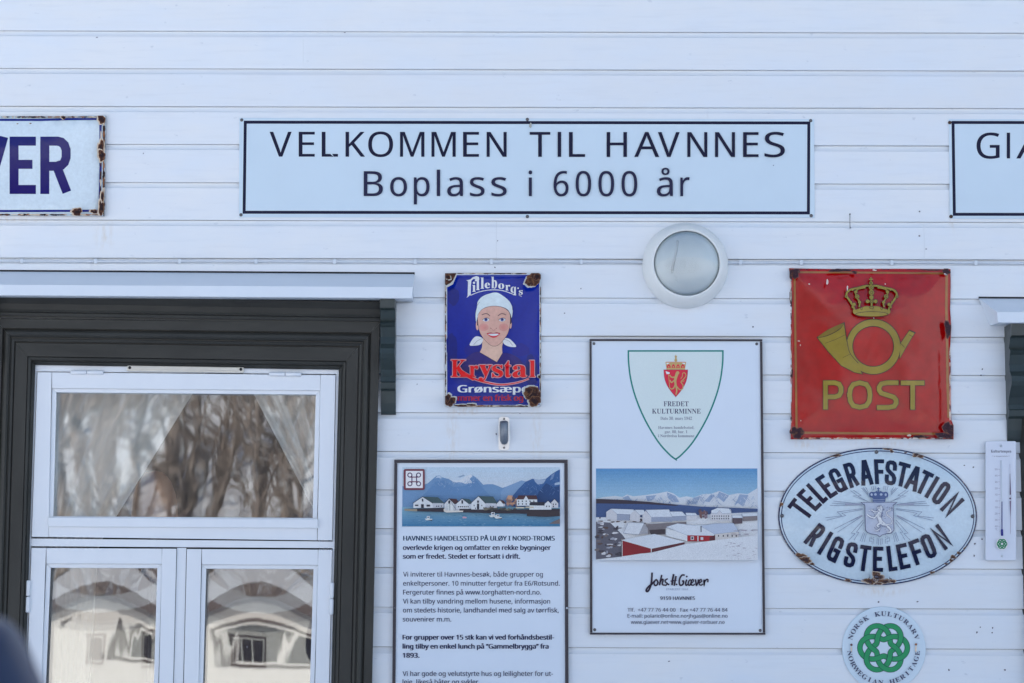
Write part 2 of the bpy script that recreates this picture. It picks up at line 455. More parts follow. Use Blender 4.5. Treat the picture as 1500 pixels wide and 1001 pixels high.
    def ringtext(s, txt, cx, cy, r, a0, a1, cap, col, st='serif', inside=False, wk=1.0):
        """letters on a circle from angle a0 to a1 (degrees, clockwise from top)"""
        n = len(txt); ch = capheight(st)
        for i, c in enumerate(txt):
            if c == ' ': continue
            a = R(a0 + (a1-a0)*i/(n-1)); vs, fs = text_mesh(c, st)
            xm = (min(v[0] for v in vs)+max(v[0] for v in vs))/2; k = cap/ch
            s.up(); bv = []
            for vx, vy in vs:
                lx = (vx-xm)*k*wk; ly = vy*k
                rr = (r+ly) if not inside else (r+cap-ly)
                if inside: X = cx+rr*math.sin(a) - lx*math.cos(a)*-1*1; Y = cy-rr*math.cos(a) + lx*math.sin(a)
                X = cx + rr*math.sin(a) + (lx if not inside else -lx)*math.cos(a)
                Y = cy - rr*math.cos(a) + (lx if not inside else -lx)*math.sin(a)
                bv.append(s.bm.verts.new((*s._q((X, Y)), s.layer)))
            for f in fs:
                try: bf = s.bm.faces.new([bv[i2] for i2 in f])
                except ValueError: continue
                for l in bf.loops: l[s.cl] = (*col, 1)[:4]
    def letter(s, ch, tl, tr, bl, w, col):
        """stroke letter in the affine box tl, tr, bl"""
        tl, tr, bl = Vector(tl), Vector(tr), Vector(bl); U = tr-tl; V = bl-tl
        iu = min(.49, .5*w/U.length) if ch != 'I' else 0; iv = .5*w/V.length
        for line in GLYPH[ch]:
            pts = [tuple(tl + U*(iu+(1-2*iu)*a) + V*(iv+(1-2*iv)*b)) for a, b in line]
            s.stroke(pts, w, col, sq=1.0)
    def build(s, name, mat, parent=None, sub=0.0):
        bm = s.bm
        bmesh.ops.triangulate(bm, faces=[f for f in bm.faces if len(f.verts) > 4])
        if sub:
            bmesh.ops.triangulate(bm, faces=bm.faces[:])
            for _ in range(8):
                es = [e for e in bm.edges if e.calc_length() > sub]
                if not es: break
                bmesh.ops.subdivide_edges(bm, edges=es, cuts=1)
                bmesh.ops.triangulate(bm, faces=[f for f in bm.faces if len(f.verts) > 3])
        for v in bm.verts:
            x, y, l = v.co
            v.co = P(x, y, s.depth(x, y) + (l+1)*s.step)
        bm.normal_update()
        bmesh.ops.reverse_faces(bm, faces=[f for f in bm.faces if f.normal.y > 0])
        me = bpy.data.meshes.new(name); bm.to_mesh(me); bm.free()
        if s.curved:
            for p in me.polygons: p.use_smooth = True
        return link_mesh(name, me, mat, parent)

F = .022                            # face of the clapboards in front of the wall plane
def screw(px, py, d, parent, r=.0085, mat=None, name='screw'):
    c = P(px, py, d)
    o = lathe(name, c, [(0, .004), (r*.35, .0042), (r*.4, .0028), (r*.7, .0034), (r, .001), (r*1.02, -.001)], mat or M['steel'], parent, n=14)
    return o

# ------------------------------------------------------------------ ground and far surroundings (seen in the panes)
def ground():
    vs = []; fs = []; n = 90
    ys = [14 - 260*(i/n)**1.6 for i in range(n+1)]; m = 60
    for i, y in enumerate(ys):
        for j in range(m+1):
            x = (j/m-.5)*(60+abs(y)*2.2)
            z = 0.0
            if y < -9: z = -1.6*min(1, (-9-y)/16)
            if y < -46: z += (-46-y)*.34
            z += .05*noise.noise(Vector((x*.25, y*.25, 0))) * (1 if y < -3 else .3)
            vs.append((x, y, z))
    for i in range(n):
        for j in range(m):
            a = i*(m+1)+j; fs.append((a, a+1, a+m+2, a+m+1))
    o = mesh('snow_ground', vs, fs, M['snow'], None, True); tag(o, kind='structure')
    big = box('terrain', -900, 900, -900, 900, -5.2, -5.0, M['snow']); tag(big, kind='structure')
    vs = []; fs = []
    for i in range(41):
        x = -400+20*i; h = 38 + 16*noise.noise(Vector((x*.012, 3, 0))) + 6*noise.noise(Vector((x*.05, 1, 0)))
        vs += [(x, -160, 10), (x, -215, h*.8+20), (x, -290, h+40), (x, -340, 0)]
    for i in range(40):
        for k in range(3):
            a = i*4+k; fs.append((a, a+4, a+5, a+1))
    h = mesh('hills', vs, fs, M['hill'], None, True); tag(h, kind='structure')
ground()

def far_house(cx, cy, w, dpt, z0, eave, ridge, label, wins):
    h = mk_empty('far_house', (cx, cy, z0)); tag(h, label, 'house')
    x0, x1, y0, y1 = cx-w/2, cx+w/2, cy-dpt, cy
    box('wall', x0, x1, y0, y1, z0-.5, eave, M['owall'], h)
    o = .5
    vs = [(x0-o, y1+o, eave-.1), (x1+o, y1+o, eave-.1), (x1+o, (y0+y1)/2, ridge), (x0-o, (y0+y1)/2, ridge), (x0-o, y0-o, eave-.1), (x1+o, y0-o, eave-.1)]
    vs2 = [(a, b, c+.16) for a, b, c in vs]
    fs = [(0, 1, 2, 3), (3, 2, 5, 4), (6, 7, 8, 9), (9, 8, 11, 10), (0, 1, 7, 6), (4, 5, 11, 10), (0, 3, 9, 6), (3, 4, 10, 9), (1, 2, 8, 7), (2, 5, 11, 8)]
    mesh('roof', [Vector(v) for v in vs2+vs], fs, M['snow'], h)
    for gx in (x0, x1-.12):
        mesh('gable', [Vector((gx+e, yy, zz)) for e in (0, .12) for yy, zz in ((y1-.02, eave), (y0+.02, eave), ((y0+y1)/2, ridge-.05))], [(0, 1, 2), (3, 4, 5), (0, 1, 4, 3), (1, 2, 5, 4), (2, 0, 3, 5)], M['owall'], h)
    box('fascia', x0-.5, x1+.5, y1+.5, y1+.56, eave-.20, eave+.14, M['oroof'], h); box('eaves_board', x0, x1, y1, y1+.1, eave-.34, eave-.22, M['ogrey'], h)
    box('foundation', x0-.02, x1+.02, y1-.3, y1+.03, z0-.6, z0+.35, M['oroof'], h)
    for wx, wz, ww, wh, nm in wins:
        f = box('window', wx-ww/2, wx+ww/2, y1, y1+.06, wz, wz+wh, M['owall'], h)
        fr = box('window_frame', wx-ww/2-.09, wx+ww/2+.09, y1-.01, y1+.03, wz-.09, wz+wh+.09, M['oroof'], h)
        for k in range(nm):
            pw = ww/nm
            box('pane', wx-ww/2+k*pw+.05, wx-ww/2+(k+1)*pw-.05, y1+.06, y1+.075, wz+.06, wz+wh-.06, M['owin'], f)
    box('chimney', cx-1.2, cx-.5, (y0+y1)/2-.3, (y0+y1)/2+.3, ridge-.4, ridge+.7, M['oroof'], h)
    return h
far_house(-6.6, -34, 16, 8, -1.6, 1.25, 1.9, 'long white clapboard house with a dark roof across the snowy yard', [(-12, -.4, 1.0, .9, 1), (-8.6, -.4, .7, .9, 1), (-5.6, -.5, 1.5, .95, 3), (-1.6, -.4, 1, .9, 2)])
far_house(9, -44, 11, 7, -1.6, 1.2, 2.8, 'smaller white house standing further right beyond the yard', [(6, -.3, 1.2, 1.1, 2), (11, -.3, 1.2, 1.1, 2)])

def birch_mesh(seed):
    rnd = random.Random(seed); vs = []; fs = []
    def limb(p, d, ln, r, lev):
        n = 4 if lev > 1 else 5; seg = 5 if lev < 2 else 3; base = len(vs); q = p.copy(); dd = d.copy(); pts = []
        for k in range(seg+1):
            rr = r*(1-.8*k/seg); a = dd.cross(Vector((.3, .9, .1))).normalized(); b = dd.cross(a)
            for i in range(n):
                w = 6.283*i/n; vs.append(tuple(q+(a*math.cos(w)+b*math.sin(w))*rr))
            pts.append((q.copy(), dd.copy(), rr))
            dd = (dd+Vector((rnd.uniform(-.12, .12), rnd.uniform(-.12, .12), .03 if lev < 2 else -.08))).normalized(); q = q+dd*ln/seg
        for k in range(seg):
            for i in range(n):
                j = (i+1) % n; fs.append((base+k*n+i, base+k*n+j, base+(k+1)*n+j, base+(k+1)*n+i))
        if lev < 3:
            for _ in range((13, 6, 5)[lev]):
                t = rnd.uniform(.25 if lev == 0 else .1, 1); k = min(seg-1, int(t*seg)); pp, pd, rr = pts[k]; pp = pp.lerp(pts[k+1][0], t*seg-k)
                a = rnd.uniform(0, 6.283); side = Vector((math.cos(a), math.sin(a), rnd.uniform(.3, 1.1))).normalized()
                limb(pp, (pd*.5+side).normalized(), ln*rnd.uniform(.25, .42)*(1.15-.5*t), max(.006, rr*.45), lev+1)
    limb(Vector((0, 0, -.3)), Vector((0, 0, 1)), 9, .19, 0)
    me = bpy.data.meshes.new('birch_tree'); me.from_pydata(vs, [], fs); me.materials.append(M['bark']); return me
tm = [birch_mesh(s) for s in (1, 2, 3)]
rt = random.Random(5)
for i in range(170):
    o = bpy.data.objects.new('birch_tree', tm[i % 3]); COL.objects.link(o)
    y = rt.uniform(-47, -100) if i < 125 else rt.uniform(-43.5, -54); x = rt.uniform(-30, 4) if i % 5 else rt.uniform(4, 22)
    o.location = (x, y, -1.6+max(0, (-46-y)*.34)); o.rotation_euler = (0, 0, rt.uniform(0, 6.28)); s_ = rt.uniform(.85, 1.35); o.scale = (s_, s_, s_)
    tag(o, 'bare winter birch on the slope behind the white houses, mirrored in the window', 'tree', 'bare birches on the slope')

# ------------------------------------------------------------------ the house
house = mk_empty('wooden_house', (0, 0, 0))
tag(house, 'white clapboard house front carrying the old enamel signs and windows with dark casings', 'house')
XA, XB = -4.6, 6.4
xl, xr = P(0, 500, F).x, P(1500, 500, F).x
WSH = P(1501, 540, F) - P(0, 500, F)           # the right-hand window is the same window, shifted
DX, DZ = WSH.x, WSH.z
OPX = (P(30, 600, F).x, P(515, 600, F).x)
SEAM = [-66.5, -10.5, 45, 100, 155.5, 211, 267, 322, 378, 434.5, 490.5, 546.5, 603, 660, 716, 773, 830, 888, 946, 1004]
SEAMR = [-63, -7, 48.5, 104, 159, 214, 270, 326, 381, 438.5, 494.5, 550.5, 607.5, 664.5, 721, 777.5, 834.5, 893, 951.8, 1010]
zl = [P(0, y, F).z for y in SEAM]; zr = [P(1500, y, F).z for y in SEAMR]
H_ = (zl[0]-zl[-1])/(len(zl)-1)
while zl[0] < 5.1: zl.insert(0, zl[0]+H_); zr.insert(0, zr[0]+H_)
while zl[-1] > .35: zl.append(zl[-1]-H_); zr.append(zr[-1]-H_)
def seam_z(k, x): return zl[k] + (zr[k]-zl[k])*(x-xl)/(xr-xl)
ZWB = P(0, 1190, 0).z                          # underside of the left window
def zpx(y): return P(750, y, F).z
joints = {7: [1040], 5: [1355], 10: [727, 1357], 11: [131], 8: [-300], 13: [900], 3: [300]}
k0 = [i for i in range(len(zl)) if abs(zl[i]-P(0, -66.5, F).z) < 1e-4][0]
jmap = {k0+4: [1040], k0+1: [1355], k0+7: [727, 1357], k0+8: [131, 1700], k0+2: [440], k0+12: [-200]}
rj = random.Random(11)
nb = 0
for k in range(len(zl)-1):
    top, bot = zl[k], zl[k+1]
    segs = []
    cuts = []
    if top < zpx(491) + .002 and bot > ZWB - .10: cuts.append(OPX)
    if top < zpx(550) + .002 and bot > ZWB + DZ - .10: cuts.append((OPX[0]+DX, OPX[1]+DX))
    js = [P(j, 500, F).x for j in jmap.get(k, [])] + ([rj.uniform(XA+.5, XA+1.2)] if k % 2 else [rj.uniform(XB-1.4, XB-.6)])
    x = XA; ends = []
    for a, b in sorted(cuts): ends.append((x, a)); x = b
    ends.append((x, XB))
    for a, b in ends:
        c = [a] + sorted(j for j in js if a+.1 < j < b-.1) + [b]
        for u, v in zip(c[:-1], c[1:]): segs.append((u+.00015, v-.00015))
    for u, v in segs:
        ins = F + rj.uniform(-.0008, .0008)
        vs = []
        nst = max(1, int((v-u)/.9))
        prof = None
        for i in range(nst+1):
            xx = u + (v-u)*i/nst; zt, zb = seam_z(k, xx), seam_z(k+1, xx); h = zt-zb
            wob = .0006*noise.noise(Vector((xx*1.3, k*7.1, 0)))
            prof = [(.007, .0012), (ins-.0015, .0012), (ins, .003), (ins, h-.022), (ins-.003, h-.0195), (ins-.0075, h-.013), (ins-.010, h-.006), (ins-.0108, h-.0002), (.007, h-.0002)]
            for d, z in prof: vs.append(Vector((xx, -(d), zb+z+wob)))
        m = len(prof); fs = [list(range(m)), list(range(nst*m, (nst+1)*m))]
        for i in range(nst):
            for j in range(m): fs.append((i*m+j, i*m+(j+1) % m, (i+1)*m+(j+1) % m, (i+1)*m+j))
        mesh('clapboard', vs, fs, M['clap'], house)
# sheathing with the two window openings
def holes_wall():
    bm = []
    z0, z1 = .2, 5.3
    a0, a1 = OPX; b0, b1 = OPX[0]+DX, OPX[1]+DX
    zt, zb = zpx(520), ZWB; zt2, zb2 = zt+DZ, zb+DZ
    parts = [(XA, a0, z0, z1), (a1, b0, z0, z1), (b1, XB, z0, z1), (a0, a1, zt, z1), (a0, a1, z0, zb), (b0, b1, zt2, z1), (b0, b1, z0, zb2)]
    obs = [box('w', p[0], p[1], -.005, .14, p[2], p[3], M['sheathing']) for p in parts]
    join_into('wall', obs, M['sheathing'], house)
holes_wall()
box('foundation', XA+.05, XB-.05, -.003, .3, -.3, .34, simple('grey_concrete', (.3, .3, .3), .85), house)
box('side_wall', XA, XA+.14, .1402, 7, 0, 5.3, M['clap'], house); box('side_wall', XB-.14, XB, .1402, 7, 0, 5.3, M['clap'], house)
box('back_wall', XA+.1402, XB-.1402, 6.86, 7, 0, 5.3, M['clap'], house)
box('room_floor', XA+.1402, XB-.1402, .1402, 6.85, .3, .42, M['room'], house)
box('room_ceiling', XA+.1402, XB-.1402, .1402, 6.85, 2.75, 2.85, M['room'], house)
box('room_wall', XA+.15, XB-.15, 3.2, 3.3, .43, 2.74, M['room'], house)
rf = [(XA-.4, -.45, 5.15), (XB+.4, -.45, 5.15), (XB+.4, 3.5, 8.2), (XA-.4, 3.5, 8.2), (XA-.4, 7.45, 5.15), (XB+.4, 7.45, 5.15)]
mesh('roof', [Vector(v) for v in rf] + [Vector((a, b, c+.18)) for a, b, c in rf],
     [(0, 1, 2, 3), (3, 2, 5, 4), (6, 7, 8, 9), (9, 8, 11, 10), (0, 1, 7, 6), (4, 5, 11, 10), (0, 3, 9, 6), (3, 4, 10, 9), (1, 2, 8, 7), (2, 5, 11, 8)], M['roofing'], house)
for gx in (XA, XB-.14):
    vs = [Vector((gx+e, y, z)) for e in (0, .14) for y, z in ((.0, 5.31), (7, 5.31), (3.5, 8.15))]
    mesh('gable', vs, [(0, 1, 2), (3, 4, 5), (0, 1, 4, 3), (1, 2, 5, 4), (2, 0, 3, 5)], M['clap'], house)

# ------------------------------------------------------------------ windows
def lerp(a, b, t): return a+(b-a)*t
class Win:
    def __init__(s, dx, dz):
        s.sh = Vector((dx, 0, dz)); s.w = None
    def fin(s, o):
        o.data.transform(Matrix.Translation(s.sh)); return o
    def prism(s, name, pts, d0, d1, mat, bev=0.0):
        o = prism(name, pts, d0, d1, mat, s.w, bev); return s.fin(o)
    def quadbar(s, name, tl, tr, br, bl, d0, d1, mat=None, bev=.0012):
        return s.prism(name, [tl, tr, br, bl], d0, d1, mat or M['white'], bev)
def build_window(dx, dz, wlabel=None):
    W = Win(dx, dz)
    # the casing is the window's own mesh: profile swept round left, top and right with mitred corners
    YB = 1190
    iTL, iTR, iBL, iBR = (50, 533), (498, 540), (29, YB), (482.5, YB)
    prof = [(-2, .004), (-2, .020), (1, .030), (3, .036), (3.6, .034), (6, .042), (9.5, .046), (10, .042), (11, .047), (30.5, .047), (31, .040), (32.5, .040), (33, .050), (36.5, .054), (37, .048), (39, .048), (40, .056), (43, .062), (47, .060), (50, .052), (51, .046), (52, .046), (52.5, .056), (66, .056), (66.5, .054), (66.5, .004)]
    vs = []; fs = []
    def corner(base, sx, sy):
        for o, d in prof: vs.append(P(base[0]+sx*o*.88, base[1]-sy*o*1.0, d))
    corner(iBL, -1, 0); corner(iTL, -1, 1); corner(iTR, 1, 1); corner(iBR, 1, 0)
    m = len(prof)
    names = ('casing_side', 'casing_head', 'casing_side')
    W.w = None
    win = None
    me_objs = []
    for a in range(3):
        sub = vs[a*m:(a+2)*m]; f = [(j, (j+1), m+j+1, m+j) for j in range(m-1)] + [(m-1, 0, m, 2*m-1), list(range(m)), list(range(m, 2*m))]
        # a hair of gap at the mitre so that the joint reads
        if a == 1:
            sub = [v + Vector(((.0006 if i < m else -.0006), 0, 0)) for i, v in enumerate(sub)]
        o = mesh(names[a], sub, f, M['casing_h'] if a == 1 else M['casing'], house)
        if win is None:
            win = o
        me_objs.append(o)
    # parent window: the white fixed frame
    fr = []
    D0, D1 = -.10, .012
    rimL = [(50, 533), (54, 545), (30+2, YB), (29, YB)]
    frame_objs = [prism('f', [(50, 533.5), (498, 540.2), (492.4, 548.4), (54, 544.4)], D0, D1, M['white'], None, .001),
                  prism('f', [(50, 533.5), (54, 544.4), (31.8, YB), (29, YB)], D0, D1, M['white'], None, .001),
                  prism('f', [(492.4, 548.4), (498, 540.2), (482.5, YB), (478.8, YB)], D0, D1, M['white'], None, .001),
                  prism('f', [(45.8, 789), (487.6, 793.5), (487.4, 803.3), (45.3, 800.4)], D0, D1, M['white'], None, .001),
                  prism('f', [(259.3, 802.8), (273, 802.9), (264, YB), (250, YB)], D0, D1, M['white'], None, .001)]
    frame = join_into('window', frame_objs, M['white'], house); W.fin(frame)
    for o in me_objs:
        W.fin(o); o.parent = frame
    W.w = frame
    sill = W.prism('window_sill', [(20, YB), (492, YB), (492, YB+14), (20, YB+14)], -.06, .09, M['casing_h'], .003)
    # frieze, bead and crown under the hood
    fz = [(-1, .004), (-1, .056), (2, .056), (2.5, .062), (6.5, .066), (8, .062), (8.5, .054), (12, .052), (20, .058), (30, .075), (31, .075), (31, .004)]
    vv = []
    for X, Y in ((-9.5, 464.5), (557, 473.5)):
        for o, d in fz: vv.append(P(X, Y-o, d) + W.sh)
    m = len(fz)
    mesh('frieze', vv, [(j, (j+1) % m, m+(j+1) % m, m+j) for j in range(m)] + [list(range(m)), list(range(m, 2*m))], M['casing_h'], frame)
    # hood of bent sheet: sloping top, upright lip, returned underside
    for nm in ('hood',):
        hp = [((-62, 397.5), (606.6, 401.5), F), ((-60, 417), (604.8, 420.8), .140), ((-60, 432.0), (603.3, 436.8), .143), ((-60, 433.2), (603.0, 438.0), .136)]
        top = [(P(*l, d), P(*r, d)) for l, r, d in hp]
        vv = []
        for l, r in top: vv += [l+W.sh, r+W.sh]
        # underside back to the wall
        l, r = top[-1]; zl_, zr_ = l.z+.004, r.z+.004
        vv += [Vector((l.x, -F, zl_))+W.sh, Vector((r.x, -F, zr_))+W.sh]
        fs_ = [(0, 1, 3, 2), (2, 3, 5, 4), (4, 5, 7, 6), (6, 7, 9, 8), (0, 2, 4, 6, 8), (1, 3, 5, 7, 9), (0, 1, 9, 8)]
        mesh('hood', vv, fs_, M['hood'], frame)
        vv = []
        a, b = top[0]
        mesh('hood_upstand', [Vector((a.x, -F, a.z-.003))+W.sh, Vector((b.x+.002, -F, b.z-.003))+W.sh, Vector((b.x+.002, -F-.004, b.z+.004))+W.sh, Vector((a.x, -F-.004, a.z+.004))+W.sh, Vector((b.x+.002, -F-.001, b.z+.006))+W.sh, Vector((a.x, -F-.001, a.z+.006))+W.sh], [(0, 1, 2, 3), (3, 2, 4, 5), (5, 4, 1, 0), (0, 3, 5), (1, 4, 2)], M['dark'], frame)
    # scrolled brackets either side, sawn profile (depth against height)
    zt = P(568, 438, .05).z; zb = P(568, 607, .05).z
    pr = [(0, .118), (.10, .118), (.115, .100), (.13, .096), (.20, .085), (.225, .099), (.235, .101), (.26, .092), (.34, .082), (.40, .088), (.445, .104), (.49, .108), (.53, .100), (.62, .070), (.68, .060), (.72, .064), (.73, .070), (.78, .066), (.80, .052), (.90, .046), (.97, .040), (1, .036)]
    for xa, xb in ((557.8, 579.5), (-33, -10.3)):
        Xa, Xb = P(xa, 520, .06).x, P(xb, 520, .06).x
        pts = [(F-.016, 0)] + [(.082+(d-.082)*1.3, t) for t, d in pr] + [(F-.016, 1)]
        vv = [Vector((X, -d, zt+(zb-zt)*t))+W.sh for X in (Xa, Xb) for d, t in pts]; m = len(pts)
        mesh('bracket', vv, [(j, (j+1) % m, m+(j+1) % m, m+j) for j in range(m)] + [list(range(m)), list(range(m, 2*m))], M['console'], frame)
    # sashes: stiles and rails, glazing bead, pane
    def sash(oTL, oTR, oBR, oBL, gTL, gTR, gBR, gBL, sl, sr, hinge_top):
        def mid(a, b, t): return (lerp(a[0], b[0], t), lerp(a[1], b[1], t))
        d0, d1 = -.045, .020
        g = 6.8                                                     # width of the glazing bead
        bTL, bTR, bBR, bBL = (gTL[0]-g, gTL[1]-g*.9), (gTR[0]+g, gTR[1]-g*.9), (gBR[0]+g, gBR[1]+g*.9), (gBL[0]-g, gBL[1]+g*.9)
        q = .25
        W.quadbar('stile', (oTL[0]+.8, oTL[1]+.8), (bTL[0]-q, oTL[1]+.9), (bBL[0]-q, oBL[1]-.8), (oBL[0]+.8, oBL[1]-.8), d0, d1)
        W.quadbar('stile', (bTR[0]+q, oTR[1]+.6), (oTR[0]-.8, oTR[1]+.8), (oBR[0]-.8, oBR[1]-.8), (bBR[0]+q, oBR[1]-.8), d0, d1)
        W.quadbar('rail', (bTL[0]+q, oTL[1]+1), (bTR[0]-q, oTR[1]+.7), (bTR[0]-q, bTR[1]), (bTL[0]+q, bTL[1]), d0, d1)
        W.quadbar('rail', (bBL[0]+q, bBL[1]), (bBR[0]-q, bBR[1]), (bBR[0]-q, oBR[1]-.8), (bBL[0]+q, oBL[1]-.8), d0, d1)
        bd = .011
        W.quadbar('glazing_bead', (bTL[0]+.1, bTL[1]+.1), (gTL[0], gTL[1]), (gBL[0], gBL[1]), (bBL[0]+.1, bBL[1]-.1), d0, bd, bev=.002)
        W.quadbar('glazing_bead', (gTR[0], gTR[1]), (bTR[0]-.1, bTR[1]+.1), (bBR[0]-.1, bBR[1]-.1), (gBR[0], gBR[1]), d0, bd, bev=.002)
        W.quadbar('glazing_bead', (bTL[0]+.1, bTL[1]+.1), (bTR[0]-.1, bTR[1]+.1), (gTR[0], gTR[1]), (gTL[0], gTL[1]), d0, bd-.0005, bev=.002)
        W.quadbar('weather_bead', (bBL[0]-1, gBL[1]+1.5), (bBR[0]+1, gBR[1]+1.5), (bBR[0]+1, bBR[1]+9), (bBL[0]-1, bBL[1]+9), .0202, .032, bev=.003)
        W.quadbar('glazing_bead', (gBL[0]-g, gBL[1]), (gBR[0]+g, gBR[1]), (bBR[0]-.1, bBR[1]-.1), (bBL[0]+.1, bBL[1]-.1), d0, bd-.0007, bev=.002)
        return (gTL, gTR, gBR, gBL)
    def pane(g, Av, Ah, wob, seed, dd=-.018, tx=0, ty=0):
        nx, ny = 90, 60; vs = []; fs = []
        gTL, gTR, gBR, gBL = g
        rnd = random.Random(seed); of = rnd.uniform(0, 99)
        for j in range(ny+1):
            for i in range(nx+1):
                u, v = i/nx, j/ny
                x = lerp(lerp(gTL[0]-3, gTR[0]+3, u), lerp(gBL[0]-3, gBR[0]+3, u), v); y = lerp(lerp(gTL[1]-3, gTR[1]-3, u), lerp(gBL[1]+3, gBR[1]+3, u), v)
                a, b = 2*u-1, 2*v-1
                d = dd + Av*(1-b*b) - Ah*(1-a*a)*(1-b*b) + tx*a + ty*b + wob*noise.noise(Vector((x*.007+of, y*.005, of))) + wob*.06*noise.noise(Vector((x*.05+y*.012+of, y*.011, of))) + wob*.016*noise.noise(Vector((x*.12+of, y*.03, of)))
                vs.append(P(x, y, d) + W.sh)
        for j in range(ny):
            for i in range(nx):
                k = j*(nx+1)+i; fs.append((k, k+1, k+nx+2, k+nx+1))
        mesh('pane', vs, fs, M['pane'], frame, True)
    g = sash((54, 544.6), (492.4, 548.8), (487.4, 792.6), (45.6, 787.6), (82.8, 575), (462.6, 578.4), (458, 759), (78.2, 756.5), 0, 0, True)
    pane(g, *PA[0], 1); pane(g, *PA[1], 4, -.036)
    e = YB-2
    g = sash((45.2, 801.9), (259.3, 803.3), (250, e), (32, e), (74.5, 832), (230.5, 832.6), (221.5, e-60), (62, e-60), 0, 0, False)
    pane(g, *PA[2], 2); pane(g, *PA[3], 5, -.036)
    g = sash((273, 803.6), (487.4, 804.7), (478.5, e), (264.2, e), (302.3, 833.4), (459.3, 834), (450, e-60), (294, e-60), 0, 0, False)
    pane(g, *PA[4], 3); pane(g, *PA[5], 6, -.036)
    # hinges
    def hinge(pts):
        (x0, y0), (x1, y1) = pts
        v = abs(y1-y0) > abs(x1-x0)
        mx, my = (x0+x1)/2, (y0+y1)/2
        obs = []
        for a, b in (((x0, y0), (mx, my)), ((mx, my), (x1, y1))):
            A_, B_ = P(*a, .026)+W.sh, P(*b, .026)+W.sh; dv = (B_-A_).normalized()*.001
            A_ += dv; B_ -= dv
            obs.append(tube('h', [A_, A_.lerp(B_, .06), A_.lerp(B_, .94), B_], .008, None, None, 12, True, [.0055, .008, .008, .0055]))
        join_into('hinge', obs, M['white'], frame)
    for hx in ((103, 545.5, 152, 546), (394, 548, 442, 548.7)): hinge(((hx[0], hx[1]), (hx[2], hx[3])))
    hinge(((41.8, 850), (40.4, 898))); hinge(((486.6, 853), (485.2, 901)))
    # slot vent on the head of the frame
    W.prism('slot_vent', [(186.5, 533.6), (357, 536.0), (357, 546.6), (186.5, 543.9)], .0125, .024, M['vent'], .0015)
    W.prism('slot_vent_ridge', [(194, 536.8), (349, 539.2), (349, 543.4), (194, 541.0)], .0242, .027, M['vent'], .0008)
    for sx, sy in ((190, 538.8), (352.8, 541.2)):
        s_ = screw(sx, sy, .0245, frame, .0055, M['dark']); W.fin(s_)
    return frame
PA = ((.0, .0, .0007), (.0, .0005, .0006), (.0036, .0022, .0009), (.0022, -.0022, .0008), (.0036, .0026, .0005), (.0022, -.0024, .0005))
win_left = build_window(0, 0); win_right = build_window(DX, DZ)

# curtains and what stands inside the left window
def curtain(edge, outer, y0, y1, label, seed):
    """edge(y), outer(y): pixel x of both borders, hung behind the panes, in pleats"""
    ny, nx = 30, 60; vs = []; fs = []
    for j in range(ny+1):
        y = lerp(y0, y1, j/ny)
        a, b = outer(y), edge(y)
        for i in range(nx+1):
            u = i/nx; x = lerp(a, b, u)
            d = -.12 + .018*math.sin(u*26+seed) + .010*math.sin(u*61+seed*2+y*.01) + .006*noise.noise(Vector((x*.05, y*.02, seed)))
            vs.append(P(x, y, d))
    for j in range(ny):
        for i in range(nx):
            k = j*(nx+1)+i; fs.append((k, k+1, k+nx+2, k+nx+1))
    o = mesh('curtain', vs, fs, M['curtain'], None, True)
    tag(o, label, 'curtain')
curtain(lambda y: 305-.62*(y-540) if y < 800 else 144-.06*(y-800), lambda y: 22, 540, 1180, 'white curtain drawn aside at the left of the window with the dark casing', 1)
curtain(lambda y: 352+.52*(y-540) if y < 760 else 466+.03*(y-760), lambda y: 505, 540, 1180, 'white curtain drawn aside at the right of the window with the dark casing', 2)
lb = P(226, 757, -.26)
lp = mk_empty('table_lamp', (lb.x, lb.y, 1.0)); tag(lp, 'table lamp with a rounded terracotta shade behind the upper window pane', 'lamp')
lathe('lamp_shade', lb, [(.085, -.03), (.088, .02), (.080, .08), (.062, .13), (.035, .165), (.0, .175)], M['terracotta'], lp, 28, axis='z')
lathe('lamp_base', Vector((lb.x, lb.y, 1.0)), [(0, 0), (.06, 0), (.06, .02), (.015, .05), (.012, lb.z-1.0-.02)], M['steel'], lp, 20, axis='z')
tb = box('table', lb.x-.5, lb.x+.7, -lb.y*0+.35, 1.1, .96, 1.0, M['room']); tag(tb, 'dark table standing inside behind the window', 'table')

# paint specks and old nail holes on the boards
A = Art(F+.0002)
for x, y in ((435, 345), (585, 457), (611, 563), (725, 344), (729, 353), (725, 392), (851, 423), (885, 478), (1103, 479), (827, 459), (761.6, 605.8), (1346.8, 345.8), (1356.6, 365), (1439, 541), (1437, 550), (1412.6, 682), (1425.8, 684.6), (1428, 796.8), (1427, 814.3), (1438.5, 790),
             (1287, 882), (1344, 881.6), (1431, 926.6), (1454, 920), (1453.4, 927), (1436, 919), (1390, 981.6), (1472, 981.6), (727, 636), (734, 643), (142, 55), (505, 48), (1347, 310), (362, 948), (1140, 300), (980, 969), (210, 225), (1240, 610), (600, 700)):
    A.poly(blob(x, y, rj.uniform(.7, 1.5), rj.uniform(.7, 1.6), int(x), 8), C(90, 92, 110))
sp = A.build('paint_speck', M['print'], house); tag(sp, kind='stuff')

